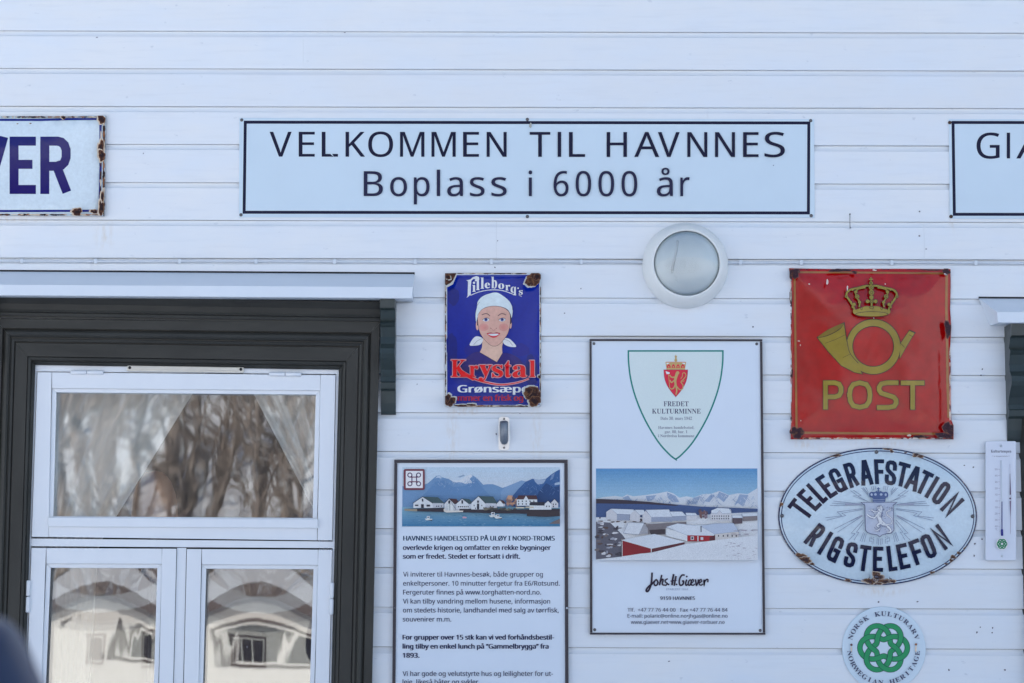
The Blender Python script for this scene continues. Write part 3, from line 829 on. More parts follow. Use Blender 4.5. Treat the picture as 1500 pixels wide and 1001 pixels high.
# ------------------------------------------------------------------ cable, nail, flag holder, lamp
def seam8(x): return lerp(378, 381, x/1500.)
pts = [P(x, seam8(x)+4.2+.5*math.sin(x*.013), F+.0045) for x in range(-400, 1701, 25)]
cb = mk_empty('cable', pts[0]); tag(cb, 'thin white cable clipped along one board across the whole house front', 'cable')
tube('cable_sheath', pts, .0042, M['cable'], cb, 8)
for x in (-90, 32, 140, 263, 375, 490, 608, 719.7, 851.5, 1085, 1174, 1306.6, 1429.7, 1550):
    y = seam8(x)+4.2
    prism('cable_clip', rrect(x-2.4, y-3.6, x+2.4, y+3.6, 1, 2), F, F+.0115, M['cable'], cb, .001)
nl = mk_empty('nail', P(1245, 330, F)); tag(nl, 'thin rusty nail left in a board beneath the gap between the two long white signs', 'nail')
tube('nail_shank', [P(1245.2, 334.6, F+.016), P(1245, 325, F+.015), P(1245, 315, F+.013)], .0013, M['steel'], nl, 8)
lathe('nail_head', P(1245, 314, F+.013), [(0, .003), (.0028, .0025), (.003, -.002), (0, -.003)], M['steel'], nl, 10)
lathe('nail_tip', P(1245.2, 334.6, F), [(.0012, .018), (.0012, -.004)], M['steel'], nl, 8)

fh = mk_empty('flag_holder', P(738, 635, F)); tag(fh, 'small zinc flagpole socket screwed on the boards under the blue soap sign', 'flag holder')
prism('back_plate', rrect(730.3, 610.3, 746.3, 660.2, 4.5), F, F+.003, M['bright'], fh, .0007)
ax0, ax1 = P(738.6, 651, F+.012), P(738.2, 618.5, F+.05)
dv = (ax1-ax0).normalized()
tube('socket', [ax0, ax0.lerp(ax1, .06), ax0.lerp(ax1, .16), ax1, ax1+dv*.0001, ax1-dv*.05], .015, M['socket'], fh, 20, True, [.004, .011, .0148, .0150, .0128, .0126])
tube('socket_bore', [ax1-dv*.046, ax1-dv*.0455], .0126, M['dark'], fh, 20, False)
screw(738.4, 656, F+.003, fh, .004); screw(738.4, 614, F+.003, fh, .004)

def bulkhead():
    c = P(1003.5, 390, F); Rr = 64/400.*.99
    t = mk_empty('bulkhead_lamp', c); tag(t, 'round white bulkhead lamp with a domed clear glass below the long welcome sign', 'lamp')
    k = (7.5-.075)/7.5
    lathe('lamp_ring', c, [(Rr*.97, -.02), (Rr*.995, .0), (Rr, .012), (Rr*.985, .028), (Rr*.94, .048), (Rr*.87, .066), (Rr*.80, .077), (Rr*.77, .079), (Rr*.755, .076), (Rr*.75, .066)], M['lampring'], t, 72)
    gp = [(Rr*.752, .070), (Rr*.73, .077), (Rr*.66, .086), (Rr*.55, .094), (Rr*.4, .101), (Rr*.22, .105), (Rr*.06, .1065), (0, .1065)]
    lathe('reflector', c, [(r_*.995, h_-.012 if r_ < Rr*.7 else h_-.004) for r_, h_ in gp], M['reflector'], t, 64)
    lathe('lamp_glass', c, gp, M['lens'], t, 64)
    a, b, e = P(992.4, 352.5, .105), P(991.2, 366, .112), P(984.2, 397, .118)
    tube('lamp_tube', [a, a.lerp(b, .1), b, b.lerp(e, .5), e], .0042, M['tubewhite'], t, 10, True, [.003, .0042, .0042, .0042, .004])
    tube('tube_socket', [P(983.9, 399, .1165), P(983.7, 401, .1155)], .0035, M['reflector'], t, 10)
M['tubewhite'] = simple('fluorescent_tube_glass', (.85, .86, .86), .3, var=.01)
bulkhead()

# ------------------------------------------------------------------ the long white signs and the enamel name sign
INK = C(14, 16, 50); INK2 = C(30, 32, 66)
def frame_lines(A, q, w, col):
    A.stroke([q[0], q[1], q[2], q[3]], w, col, closed=True)
WEL = mk_empty('welcome_sign', P(772, 248, F)); tag(WEL, 'long white sign reading VELKOMMEN TIL HAVNNES Boplass i 6000 år in a thin black frame', 'sign')
o = prism('sign_plate', [(350.5, 172.8), (1192.6, 174.6), (1193.4, 319.2), (350.2, 318.6)], F, F+.004, M['plate'], WEL, .0006)
A = Art(F+.0041)
A.stroke([(359.3, 179.2), (1184.8, 180.4), (1184.2, 312.2), (357.6, 311.2)], 4.4, INK, closed=True)
L1 = [('V', 395.1, 427.1), ('E', 437.7, 460.9), ('L', 471.4, 494.9), ('K', 506.3, 534.5), ('O', 539.5, 575.6), ('M', 586.1, 621.6), ('M', 632.2, 667.4), ('E', 678.5, 701.4), ('N', 713, 742), ('T', 776, 806), ('L', 833.6, 857),
      ('H', 888.8, 918.2), ('A', 929.3, 965.5), ('V', 964, 995.5), ('N', 1007, 1036), ('N', 1047.6, 1076.5), ('E', 1088.7, 1111), ('S', 1120, 1149.5)]
A.glyphs(L1, 229.7, 36.4, INK, bold=.16, slope=.0008, x00=395)
L2 = [('B', 533, 560.6), ('o', 571.7, 596), ('p', 606.4, 629), ('l', 640, 644.5), ('a', 655.3, 678), ('s', 688.5, 709.6), ('s', 720, 742), ('i', 774.5, 779.3), ('6', 811, 832.7), ('0', 843.4, 865.8), ('0', 876.8, 899.5), ('0', 910.6, 933.3), ('å', 962.4, 985.4), ('r', 996.7, 1010)]
A.rect(816.9, 193.4, 822, 230, INK)
A.glyphs(L2, 287.4, 36.4, INK2, bold=.2, slope=.0004, x00=533)
A.poly(blob(1133, 242.5, .9, .9, 3), C(120, 140, 170)); A.poly(blob(777, 184, 2, 3.5, 5), C(150, 160, 165))
A.poly([(484, 226), (489, 229.9), (486, 225)], C(180, 205, 232))
A.build('lettering', M['print'], WEL)
for x, y in ((354, 176), (772.5, 175.2), (1187.5, 177), (353, 315), (772.5, 317.4), (1188.3, 316.2)): screw(x, y, F+.0042, WEL, .0062)

GI = mk_empty('name_sign', P(1500, 248, F)); tag(GI, 'long white sign in a thin black frame at the right edge, its lettering beginning GI', 'sign')
prism('sign_plate', [(1389.8, 174.5), (2232, 176), (2232, 321.5), (1391.2, 320.6)], F, F+.004, M['plate'], GI, .0006)
A = Art(F+.0041)
A.stroke([(1396, 179.6), (2224, 180.8), (2224, 315), (1398, 314.2)], 4.4, INK, closed=True)
A.glyphs([('G', 1430.8, 1464), ('Æ', 1489, 1538), ('V', 1546, 1578), ('E', 1589, 1612), ('R', 1624, 1652)], 232.4, 37.5, INK, bold=.32)
A.rect(1474.8, 194.6, 1479.6, 232.3, INK)
A.build('lettering', M['print'], GI)
screw(1391.3, 179.8, F+.0042, GI, .0066, M['rust']); screw(1393.2, 317.4, F+.0042, GI, .0066, M['rust'])

BLU = C(8, 2, 100)
EN = mk_empty('enamel_sign', P(-100, 245, F)); tag(EN, 'old white enamel sign with blue capitals ending VER and rusty chipped edges', 'sign')
def bulge_depth(x0, y0, x1, y1, base, amp, pw=1.0):
    def f(x, y):
        u = min(1, max(-1, (x-(x0+x1)/2)/((x1-x0)/2))); v = min(1, max(-1, (y-(y0+y1)/2)/((y1-y0)/2)))
        return base + amp*((1-u*u)*(1-v*v))**pw
    return f
def bulged_panel(name, outline_pts, dep, back, mat, parent, col, sub=9, sc=None):
    """curved enamelled plate: subdivided face, rim and back"""
    A = Art(dep, 0.0); A.poly(outline_pts, col)
    o = A.build(name, mat, parent, sub=sub)
    bm = bmesh.new(); bm.from_mesh(o.data); cl = bm.loops.layers.float_color['Col']
    bmesh.ops.remove_doubles(bm, verts=bm.verts, dist=1e-6)
    es = [e for e in bm.edges if len(e.link_faces) == 1]
    r = bmesh.ops.extrude_edge_only(bm, edges=es)
    off = wloc(parent)
    for v in [g for g in r['geom'] if isinstance(g, bmesh.types.BMVert)]: v.co.y = -back - off.y
    for f in [g for g in r['geom'] if isinstance(g, bmesh.types.BMFace)]:
        f.smooth = False
        for l in f.loops: l[cl] = RUSTC
    bm.to_mesh(o.data); bm.free()
    return o
RU = lambda r, g, b: C(r, g, b)+(0,)
RUSTC = RU(66, 42, 38); RUSTD = RU(40, 26, 34); CHIP = C(180, 176, 172); OCH = RU(140, 100, 74)
def chip(A, x, y, rx, ry, seed, halo=1.35, haloc=None, core=None):
    A.poly(blob(x-1, y, rx*halo*.92, ry*halo*.92, seed, 30, .25), haloc or CHIP)
    A.poly(blob(x, y, rx*1.02, ry*1.02, seed, 30, .26), OCH)
    A.poly(blob(x, y, rx*.92, ry*.92, seed, 30, .34), core or RUSTC)
    A.poly(blob(x+rx*.1, y, rx*.6, ry*.55, seed+9, 20, .4), RUSTD)
def edge_wear(A, p, q, n, w, seed, cols=None, hal=True):
    """broken rust along an edge from p to q"""
    rnd = random.Random(seed); cols = cols or (RUSTC, OCH, RUSTD, CHIP)
    for _ in range(n):
        t = rnd.random(); L = math.hypot(q[0]-p[0], q[1]-p[1]); ux, uy = (q[0]-p[0])/L, (q[1]-p[1])/L
        ln = rnd.uniform(1.5, 7)*(w/2.2)
        x, y = lerp(p[0], q[0], t), lerp(p[1], q[1], t); ww = w*rnd.uniform(.25, .6)
        rx, ry = (ln, ww) if abs(ux) > .5 else (ww, ln)
        A.poly(blob(x, y, rx, ry, rnd.randint(0, 9999), 12, .4), rnd.choice(cols))
dep = bulge_depth(-700, 170, 156, 317, F+.004, .012)
bulged_panel('enamel_plate', [(-700, 167), (60, 170.5), (155.3, 169.4), (154.2, 240), (153.2, 317), (0, 316), (-700, 314)], dep, F, M['enamel'], EN, C(186, 210, 238), 22)
A = Art(dep, 1e-4)
A.stroke([(-700, 175.2), (60, 175.9), (100, 174.8), (147.2, 174.6), (147.4, 240), (145.8, 309), (0, 309.4), (-700, 307)], 3.4, C(24, 40, 130))
for x in (0,):
    A.letter('E', (14, 200.4), (52.6, 200.4), (14, 284.4), 13.2, BLU)
    A.letter('R', (59, 200.4), (103.4, 200.4), (59, 284.4), 13.2, BLU)
    A.letter('V', (-38, 200.4), (10.5, 200.4), (-38, 284.4), 13.2, BLU)
    A.letter('A', (-90, 200.4), (-44, 200.4), (-90, 284.4), 13.2, BLU); A.letter('E', (-132, 200.4), (-96, 200.4), (-132, 284.4), 13.2, BLU)
    A.letter('I', (-152, 200.4), (-138, 200.4), (-152, 284.4), 13.2, BLU); A.letter('G', (-206, 200.4), (-162, 200.4), (-206, 284.4), 13.2, BLU)
edge_wear(A, (0, 171.6), (150, 171.6), 60, 2.2, 3); edge_wear(A, (0, 314.6), (150, 315), 50, 2.4, 4)
edge_wear(A, (152.4, 175), (151.5, 312), 60, 3.4, 5); edge_wear(A, (148, 200), (147, 310), 16, 3, 6, (RUSTC, CHIP, RUSTD))
A.clip = lambda x, y: (min(154.6, x), min(316.4, max(169.6, y)))
for c in ((149, 175, 5.5, 6), (148, 219, 3.8, 14), (149, 228, 4.8, 8), (113, 310.5, 7.5, 5), (148.5, 304, 4, 11), (93, 172.4, 3, 2.4), (138, 310, 5, 3), (150, 288, 2, 8), (45, 181, 1.2, .8), (26, 181.5, .9, .7)): chip(A, *c, seed=int(c[0]*7))
A.build('lettering', M['enamel'], EN, sub=14)

# ------------------------------------------------------------------ blue soap sign
KR = mk_empty('enamel_sign', P(722, 498, F)); tag(KR, "blue enamel soap sign with a smiling woman in a headscarf above the word Krystal", 'sign')
dep = bulge_depth(650, 398, 794, 599, F+.004, .008)
bulged_panel('enamel_plate', rrect(651.6, 400, 792.6, 596.6, 3.2), dep, F, M['enamel_blue'], KR, C(182, 200, 222), 8)
A = Art(dep, 1e-4).t(640, 390, 4.55)
KB = C(2, 34, 152); KB2 = C(8, 30, 128)
A.poly([(68, 60), (682, 58), (684, 926), (68, 926)], KB)
for x, y, rx, ry, c in ((110, 200, 40, 60, KB2), (100, 560, 35, 120, KB2), (630, 700, 40, 110, KB2), (560, 560, 60, 40, C(16, 30, 140)), (240, 560, 60, 40, C(16, 30, 140)), (240, 750, 70, 30, C(26, 40, 150))):
    A.poly(blob(x, y, rx, ry, int(x), 30, .15), c)
WH = C(205, 224, 240); SKIN = C(198, 164, 162); SKL = C(206, 176, 170); LN = C(40, 32, 60)
# name in slab letters on a rising and falling line (coordinates of a 10.34x enlargement)
A.t(650, 395, 10.345)
A.poly([(345, 165), (405, 150), (440, 118), (495, 100), (535, 115), (540, 150), (505, 178), (470, 178), (478, 150), (455, 140), (420, 170), (412, 240), (410, 380), (345, 432), (362, 400), (368, 180)], WH)
A.stroke(spline([(405, 392), (520, 345), (640, 318), (760, 308), (880, 318), (980, 348), (1092, 392)], 5), 11, WH)
def slab(ch, x0, x1, base, cap, st='bold'): A.text(ch, x0, x1, base, cap, WH, st, bold=2.5)
for ch, x0, x1, b, cp in (('i', 435, 482, 338, 150), ('l', 492, 542, 312, 185), ('l', 560, 608, 292, 170), ('e', 622, 700, 283, 118), ('b', 722, 806, 285, 175), ('o', 828, 915, 293, 118), ('r', 935, 1005, 318, 120), ('q', 1015, 1100, 350, 128), ('s', 1140, 1195, 380, 95)):
    slab(ch, x0, x1, b, cp, 'serif')
A.dot(1127, 283, 12, WH); A.stroke([(1138, 388), (1182, 410)], 6, WH)
A.t(640, 390, 4.55)
# shirt, neck, knots
A.poly(spline([(150, 700), (200, 610), (285, 572), (405, 645), (440, 580), (540, 610), (600, 700)], 5), C(38, 34, 120))
A.poly([(305, 480), (300, 545), (286, 575), (400, 640), (436, 580), (434, 540), (446, 480)], SKL)
A.stroke([(284, 574), (400, 642), (437, 582)], 3, LN)
A.poly(spline([(303, 480), (270, 468), (244, 480), (218, 526), (256, 530), (290, 522), (305, 500)], 5, True), WH)
A.poly(spline([(446, 485), (470, 480), (500, 498), (528, 536), (490, 538), (455, 525), (440, 505)], 5, True), WH)
A.stroke(spline([(303, 482), (268, 500), (245, 525)], 5), 1.6, LN); A.stroke(spline([(448, 488), (480, 500), (505, 530)], 5), 1.6, LN)
# ears and face
A.poly(ell(270, 395, 10, 32), SKIN); A.poly(ell(490, 385, 9, 32), SKIN)
A.poly([(268, 330), (285, 320), (280, 400), (268, 395)], LN); A.poly([(497, 330), (482, 318), (486, 390), (498, 380)], LN)
face = spline([(272, 340), (284, 300), (330, 275), (382, 266), (440, 276), (480, 305), (489, 345), (484, 410), (462, 468), (415, 522), (378, 534), (345, 518), (298, 465), (278, 410)], 5, True)
A.poly(face, SKIN); A.stroke(face, 2, LN, closed=True)
for x in (312, 445): A.poly(ell(x, 408, 32, 26), C(194, 146, 148)); A.poly(ell(x, 408, 18, 14), C(196, 140, 143))
# headscarf
scarf = spline([(262, 372), (258, 320), (268, 270), (272, 238), (300, 205), (345, 185), (396, 176), (440, 198), (480, 232), (500, 268), (505, 300), (498, 345), (490, 320), (470, 290), (430, 272), (380, 266), (330, 274), (295, 294), (276, 325)], 4, True)
A.poly(scarf, C(192, 218, 238)); A.stroke(spline([(270, 330), (295, 294), (330, 274), (380, 266), (430, 272), (470, 290), (492, 325)], 5), 1.8, LN)
A.stroke([(268, 262), (284, 240)], 1.6, LN); A.stroke([(500, 262), (505, 296)], 1.6, LN)
# features
for sx in (-1, 1):
    ex = 381 + sx*54
    A.stroke(spline([(ex-28, 332-6*(sx < 0)), (ex-8, 318), (ex+10, 319), (ex+26, 332-6*(sx > 0))], 5), 4, LN)
    A.poly(spline([(ex-22, 361), (ex-10, 350), (ex+8, 348), (ex+22, 356), (ex+10, 368), (ex-8, 369)], 4, True), C(225, 225, 235))
    A.dot(ex, 357, 11, C(70, 90, 160)); A.dot(ex, 356, 5, LN); A.stroke(spline([(ex-24, 360), (ex-8, 348), (ex+10, 346), (ex+24, 354)], 4), 2.4, LN)
A.stroke([(355, 412), (364, 418)], 3, C(130, 70, 80)); A.stroke([(392, 418), (400, 412)], 3, C(130, 70, 80)); A.stroke(spline([(366, 424), (378, 428), (390, 423)], 4), 2, C(150, 100, 110))
A.poly(spline([(334, 450), (356, 444), (378, 448), (400, 443), (420, 449), (404, 468), (378, 478), (352, 468)], 5, True), C(190, 50, 70))
A.poly(spline([(342, 453), (378, 451), (412, 452), (398, 463), (378, 466), (358, 463)], 5, True), C(240, 240, 245))
A.stroke(spline([(332, 449), (358, 444), (378, 448), (398, 443), (422, 448)], 5), 2, LN)
# the red word with a pink outline, letter by letter, and its swoosh
A.t(650, 510, 10.345)
RED = C(200, 12, 26); PK = C(232, 170, 190)
def krystal(col, g):
    A.stroke(spline([(215, 330), (330, 400), (470, 470), (640, 520), (860, 556), (1060, 535), (1200, 500), (1290, 462)], 8), 26+g, col, w2=8+g)
    A.poly([(205+g*.1, 345), (215, 300-g*.4), (400+g*.5, 410), (480, 480), (440, 490+g*.4), (330, 430+g*.4)], col)
    for ch, x0, x1, base, cap in (('K', 115, 345, 440, 262), ('r', 390, 520, 440, 250), ('y', 535, 730, 425, 250), ('s', 735, 895, 440, 262), ('t', 925, 1020, 440, 262), ('a', 1045, 1255, 440, 262), ('l', 1300, 1385, 440, 252)):
        for dx, dy in (((0, 0),) if not g else [(g*.5*math.cos(a*.785), g*.5*math.sin(a*.785)) for a in range(8)]):
            A.text(ch, x0+dx, x1+dx, base+dy, cap, col, 'serif', bold=4)
krystal(PK, 22); krystal(RED, 0)
A.text('Grønsæpe', 215, 1290, 672, 108, C(200, 222, 240), 'sans', bold=9)
A.text('rummer en frisk og', 90, 1200, 800, 88, C(150, 24, 60), 'sans', bold=7)
A.t(640, 390, 4.55)
# chips and rust
A.clip = lambda x, y: (min(792.3, max(651.9, x)), min(596.4, max(400.2, y)))
edge_wear(A, (58, 90), (58, 900), 60, 9, 21); edge_wear(A, (690, 140), (690, 880), 60, 8, 22); edge_wear(A, (110, 50), (600, 50), 50, 8, 23); edge_wear(A, (120, 932), (600, 934), 60, 11, 24)
A.poly([(54, 48), (138, 46), (120, 90), (106, 122), (62, 145), (54, 130)], C(170, 180, 190)); A.poly([(54, 48), (130, 47), (108, 95), (92, 112), (60, 130), (54, 120)], RUSTC)
for c, s_ in (((72, 72, 18, 18), 1), ((645, 85, 46, 42), 5), ((618, 105, 34, 30), 6), ((672, 70, 26, 28), 7), ((640, 850, 52, 50), 8), ((655, 905, 45, 40), 9), ((610, 835, 30, 32), 10), ((85, 905, 38, 34), 11), ((70, 880, 22, 30), 12), ((160, 930, 40, 8), 13), ((230, 924, 30, 8), 14), ((560, 934, 30, 6), 15), ((682, 738, 8, 12), 16)):
    A.poly(blob(c[0]+(5 if c[0] < 300 else -6), c[1]+(5 if c[1] < 300 else -5), c[2]*1.08, c[3]*1.08, s_, 30, .24), C(170, 184, 198))
for c, s_ in (((72, 72, 18, 18), 1), ((645, 85, 46, 42), 5), ((618, 105, 30, 26), 6), ((668, 72, 24, 26), 7), ((640, 850, 50, 48), 8), ((652, 900, 38, 34), 9), ((610, 835, 26, 28), 10), ((87, 903, 34, 30), 11), ((72, 880, 18, 26), 12), ((160, 930, 38, 7), 13), ((230, 925, 28, 7), 14), ((560, 934, 28, 5), 15), ((682, 738, 7, 11), 16)):
    A.poly(blob(*c[:2], c[2]*1.06, c[3]*1.06, s_, 30, .24), RU(120, 92, 76)); A.poly(blob(*c[:2], c[2]*.92, c[3]*.92, s_, 30, .3), RUSTC)
    A.poly(blob(c[0], c[1], c[2]*.5, c[3]*.5, s_+40, 20, .4), RUSTD)
A.build('painted_face', M['enamel_blue'], KR, sub=7)
screw(655.8, 404.6, F+.006, KR, .005); screw(788, 404.8, F+.006, KR, .005)

# ------------------------------------------------------------------ red POST sign
PO = mk_empty('post_sign', P(1277, 518, F)); tag(PO, 'square red enamel POST sign with a golden crown over a post horn', 'sign')
def und(x, y, k=.0012): return k*noise.noise(Vector((x*.016, y*.016, 2.3))) + k*.35*noise.noise(Vector((x*.05, y*.05, 5.3)))
def t2(x, y, ox=1140, oy=380, sc=3.574): return (ox+x/sc, oy+y/sc)
out = [t2(*p) for p in [(57, 47), (260, 51), (480, 50), (700, 50), (902, 52), (903, 150), (900, 260), (906, 360), (900, 460), (904, 560), (903, 700), (906, 840), (918, 870), (918, 943), (700, 941), (420, 942), (120, 943), (65, 942), (70, 800), (74, 600), (66, 420), (72, 250), (66, 110)]]
def dpost(x, y):
    u = max(-1, min(1, (x-1275.5)/118)); v = max(-1, min(1, (y-518)/125))
    a = (1-abs(u)**2.2); b = (1-abs(v)**2.2)
    k = min(a, b)
    return F+.0045 + .020*max(0, (.35*k + .65*a*b)) + und(x, y, .002)*min(1, 3*k)
bulged_panel('enamel_plate', out, dpost, F, M['enamel_red'], PO, C(158, 5, 9), 6)
A = Art(dpost, 2.2e-4).t(1140, 380, 3.574)
GO = C(140, 128, 44); GD = C(40, 32, 38); GB = C(150, 105, 60)
A.stroke([(95, 68), (480, 70), (882, 74)], 10, GB); A.stroke([(882, 74), (880, 260), (884, 460), (886, 640), (893, 830)], 13, GB)
A.stroke([(95, 908), (480, 912), (840, 914)], 12, GB); A.stroke([(86, 100), (88, 300), (92, 600), (96, 908)], 11, GB)
# horn
bell = [(205, 410), (260, 372), (320, 345), (345, 333), (350, 380), (358, 430), (372, 490), (400, 535), (440, 600), (400, 592), (330, 556), (262, 482)]
neck = [(636, 520), (640, 442), (665, 405), (688, 372), (716, 384), (700, 408), (672, 455)]
horn_ring = ell(498, 458, 141, 143, 56); hole = ell(497, 456, 109, 107, 56)
def ringart(o, i, col):
    A.up(); n = len(o)
    for k in range(n):
        j = (k+1) % n; A._face([A._q(o[k]), A._q(o[j]), A._q(i[j]), A._q(i[k])], col, A.layer)
A.stroke(bell, 7, GD, closed=True); A.stroke(neck, 6, GD, closed=True)
ringart(ell(498, 458, 145, 147, 56), ell(497, 456, 105, 103, 56), GD)
A.poly(bell, GO); A.poly(neck, GO); ringart(horn_ring, hole, GO)
A.stroke(spline([(345, 333), (359, 420), (375, 490), (420, 545)], 6), 3, GD)
A.stroke(spline([(206, 412), (262, 398), (318, 368), (345, 335)], 6), 3.5, GD); A.poly(spline([(206, 410), (262, 396), (318, 366), (343, 336), (300, 350), (250, 376)], 4, True), C(120, 104, 36))
A.stroke([(247, 440), (300, 420), (352, 395)], 1.6, GD); A.stroke([(338, 515), (380, 495)], 1.6, GD)
A.stroke([(641, 440), (662, 462)], 2, GD); A.stroke([(684, 395), (704, 405)], 2.5, GD); A.stroke([(688, 372), (716, 386)], 4, GD)
# POST
for w, c in ((29, GD), (23.5, GO)):
    g = (29-w)/2
    A.letter('P', (233+g, 632+g), (343-g, 632+g), (233+g, 789-g), w, c)
    A.letter('O2', (359+g, 632+g), (495-g, 632+g), (359+g, 790-g), w, c)
    A.letter('S2', (514+g, 632+g), (632-g, 632+g), (514+g, 791-g), w, c)
    A.letter('T', (639+g, 633+g), (768-g, 633+g), (639+g, 790-g), w, c)
# crown, in the coordinates of a 6.25x enlargement
A.t(1220, 395, 6.254)
def both(f, *a):
    for m in (0, 1):
        f(m, *a)
def mx(pts, m): return [((710-x) if m else x, y) for x, y in pts]
arches = [([(205, 385), (185, 335), (150, 280), (124, 232), (150, 190), (225, 170), (300, 152), (345, 150)], 17), ([(240, 345), (246, 300), (222, 260), (208, 210), (235, 178), (300, 165)], 13)]
for g, c in ((8, GD), (0, GO)):
    for m in (0, 1):
        for pts, w in arches: A.stroke(mx(spline(pts, 5), m), w+g, c)
        for x, y, r in ((124, 246, 14), (140, 200, 11), (182, 186, 9), (228, 172, 10), (268, 158, 8), (310, 150, 9), (166, 300, 10), (196, 380, 11), (195, 320, 15), (245, 300, 14), (222, 248, 20), (210, 205, 15), (180, 345, 9)):
            A.dot((710-x) if m else x, y, r+g*.45, c)
    A.poly(spline([(185-g*.4, 370), (215, 368-g*.4), (290, 340), (355, 338-g*.4), (420, 340), (495, 368-g*.4), (525+g*.4, 370), (505, 412), (355, 425), (205, 412)], 4, True), c)
    for x, y, r in ((355, 292, 20), (318, 292, 17), (392, 292, 17), (354, 254, 19), (354, 210, 24), (352, 165, 22), (350, 125, 17)): A.dot(x, y, r+g*.45, c)
    A.stroke([(355, 345), (355, 290)], 16+g, c); A.stroke([(349, 72), (349, 112)], 9+g*.8, c); A.stroke([(331, 90), (368, 90)], 9+g*.8, c)
A.stroke(ell(357, 412, 150, 26, 36), 4, GD, closed=True); A.poly(ell(357, 410, 143, 20, 36), GO)
for x, y, rx, ry in ((355, 350, 20, 10), (262, 356, 9, 13), (447, 356, 9, 13), (356, 290, 11, 11), (355, 210, 12, 12), (352, 165, 10, 10), (222, 248, 10, 10), (488, 248, 10, 10), (124, 246, 6, 6), (586, 246, 6, 6), (350, 125, 8, 8)):
    A.stroke(ell(x, y, rx, ry, 14), 3, GD, closed=True)
A.t(1140, 380, 3.574)
# wear
A.clip = lambda x, y: (min(1393.5 if y < 620 else 1396.5, max(1156.5, x)), min(643.6, max(393.6, y)))
for c in ((88, 72, 26, 26), (98, 908, 32, 34), (895, 900, 34, 46), (870, 925, 50, 16), (888, 365, 17, 44), (740, 932, 46, 10), (320, 58, 55, 8), (400, 68, 14, 8), (66, 200, 7, 42), (70, 600, 6, 24), (880, 62, 20, 16), (800, 56, 60, 4), (66, 80, 9, 30)):
    A.poly(blob(*c[:2], c[2]*1.05, c[3]*1.05, int(c[0]*3), 28, .3), C(110, 50, 50)); A.poly(blob(*c[:2], c[2]*.92, c[3]*.92, int(c[0]*3), 28, .38), RU(56, 34, 50))
WT = C(205, 200, 205)
for c in ((257, 118, 5, 16), (362, 150, 4, 12), (162, 130, 4, 4), (505, 56, 10, 5), (108, 428, 6, 3), (116, 450, 3, 4), (560, 130, 3, 3), (500, 308, 3, 2), (685, 922, 10, 6), (118, 845, 3, 3)):
    A.poly(blob(*c[:2], c[2], c[3], int(c[0]), 12, .3), WT)
edge_wear(A, (66, 100), (68, 930), 40, 6, 31, (WT, C(160, 90, 90), C(70, 40, 50))); edge_wear(A, (120, 938), (880, 938), 70, 8, 32, (WT, C(150, 70, 60), C(200, 160, 140), C(70, 40, 50)))
edge_wear(A, (900, 480), (900, 830), 34, 8, 33, (WT, WT, C(200, 150, 150), C(90, 50, 60))); edge_wear(A, (100, 52), (880, 54), 40, 4, 34, (C(60, 34, 50), C(90, 40, 50)))
A.build('golden_print', M['enamel_red'], PO, sub=5)
for x, y in ((88, 73), (877, 75), (92, 913), (893, 915)):
    q = t2(x, y); screw(*q, dpost(*q)+.0045, PO, .0068, M['bright'])

# ------------------------------------------------------------------ oval telegraph sign
TG = mk_empty('telegraph_sign', P(1286, 757, F)); tag(TG, 'oval white enamel sign reading TELEGRAFSTATION RIGSTELEFON around a crowned lion shield', 'sign')
ECX, ECY, ERX, ERY = 1285.6, 756.8, 145.8, 100.8
def dtel(x, y):
    k = ((x-ECX)/ERX)**2 + ((y-ECY)/ERY)**2
    return F + .0045 + .026*max(0, 1-k) + und(x, y, .002)*min(1, 3*max(0, 1-k))
bulged_panel('enamel_plate', ell(ECX, ECY, ERX, ERY, 90), dtel, F, M['enamel'], TG, C(176, 202, 230), 7)
A = Art(dtel, 1.1e-4)
NV = C(4, 9, 52)
A.stroke(ell(ECX, ECY, ERX-1.2, ERY-1.2, 110), 1.9, C(36, 40, 84), closed=True)
A.stroke(ell(ECX, ECY, ERX-4.8, ERY-4.8, 110), 1.4, C(40, 52, 100), closed=True)
Z = {1: (1140, 655), 2: (1280, 655), 3: (1140, 750), 4: (1280, 750)}
LET = [(1, 'T', (118, 797), (212, 672), (383, 992)), (1, 'E', (237, 640), (330, 548), (497, 862)), (1, 'L', (367, 515), (439, 450), (598, 762)), (1, 'E', (485, 428), (595, 358), (693, 692)),
       (1, 'G', (645, 330), (780, 262), (800, 628)), (1, 'R', (857, 232), (990, 192), (960, 552)), (1, 'A', (1062, 182), (1222, 163), (1112, 518)), (1, 'F', (1275, 163), (1409, 165), (1292, 495)),
       (2, 'S', (163, 172), (315, 190), (140, 498)), (2, 'T', (342, 190), (495, 235), (276, 503)), (2, 'A', (504, 232), (668, 290), (398, 545)), (2, 'T', (668, 298), (808, 365), (532, 585)), (2, 'I', (832, 385), (885, 412), (668, 660)),
       (2, 'O', (935, 440), (1048, 518), (752, 712)), (2, 'N', (1108, 598), (1213, 712), (878, 828)),
       (3, 'R', (545, 145), (655, 222), (330, 405)), (3, 'I', (690, 258), (738, 288), (513, 550)), (3, 'G', (765, 305), (900, 375), (625, 620)), (3, 'S', (925, 398), (1075, 422), (858, 725)), (3, 'T', (1098, 438), (1245, 458), (1052, 780)),
       (3, 'E', (1265, 462), (1402, 466), (1260, 797)), (4, 'L', (165, 460), (280, 442), (203, 798)), (4, 'E', (290, 442), (430, 412), (355, 775)), (4, 'F', (455, 402), (592, 350), (565, 718)), (4, 'O', (600, 338), (735, 276), (725, 640)), (4, 'N', (750, 245), (858, 155), (950, 518))]
for z, ch, a, b, c in LET:
    A.t(*Z[z], 9.1); A.letter(ch, a, b, c, 53, NV)
A.t(1220, 700, 10.007)
GL = C(76, 90, 134); GLs = C(140, 154, 186)
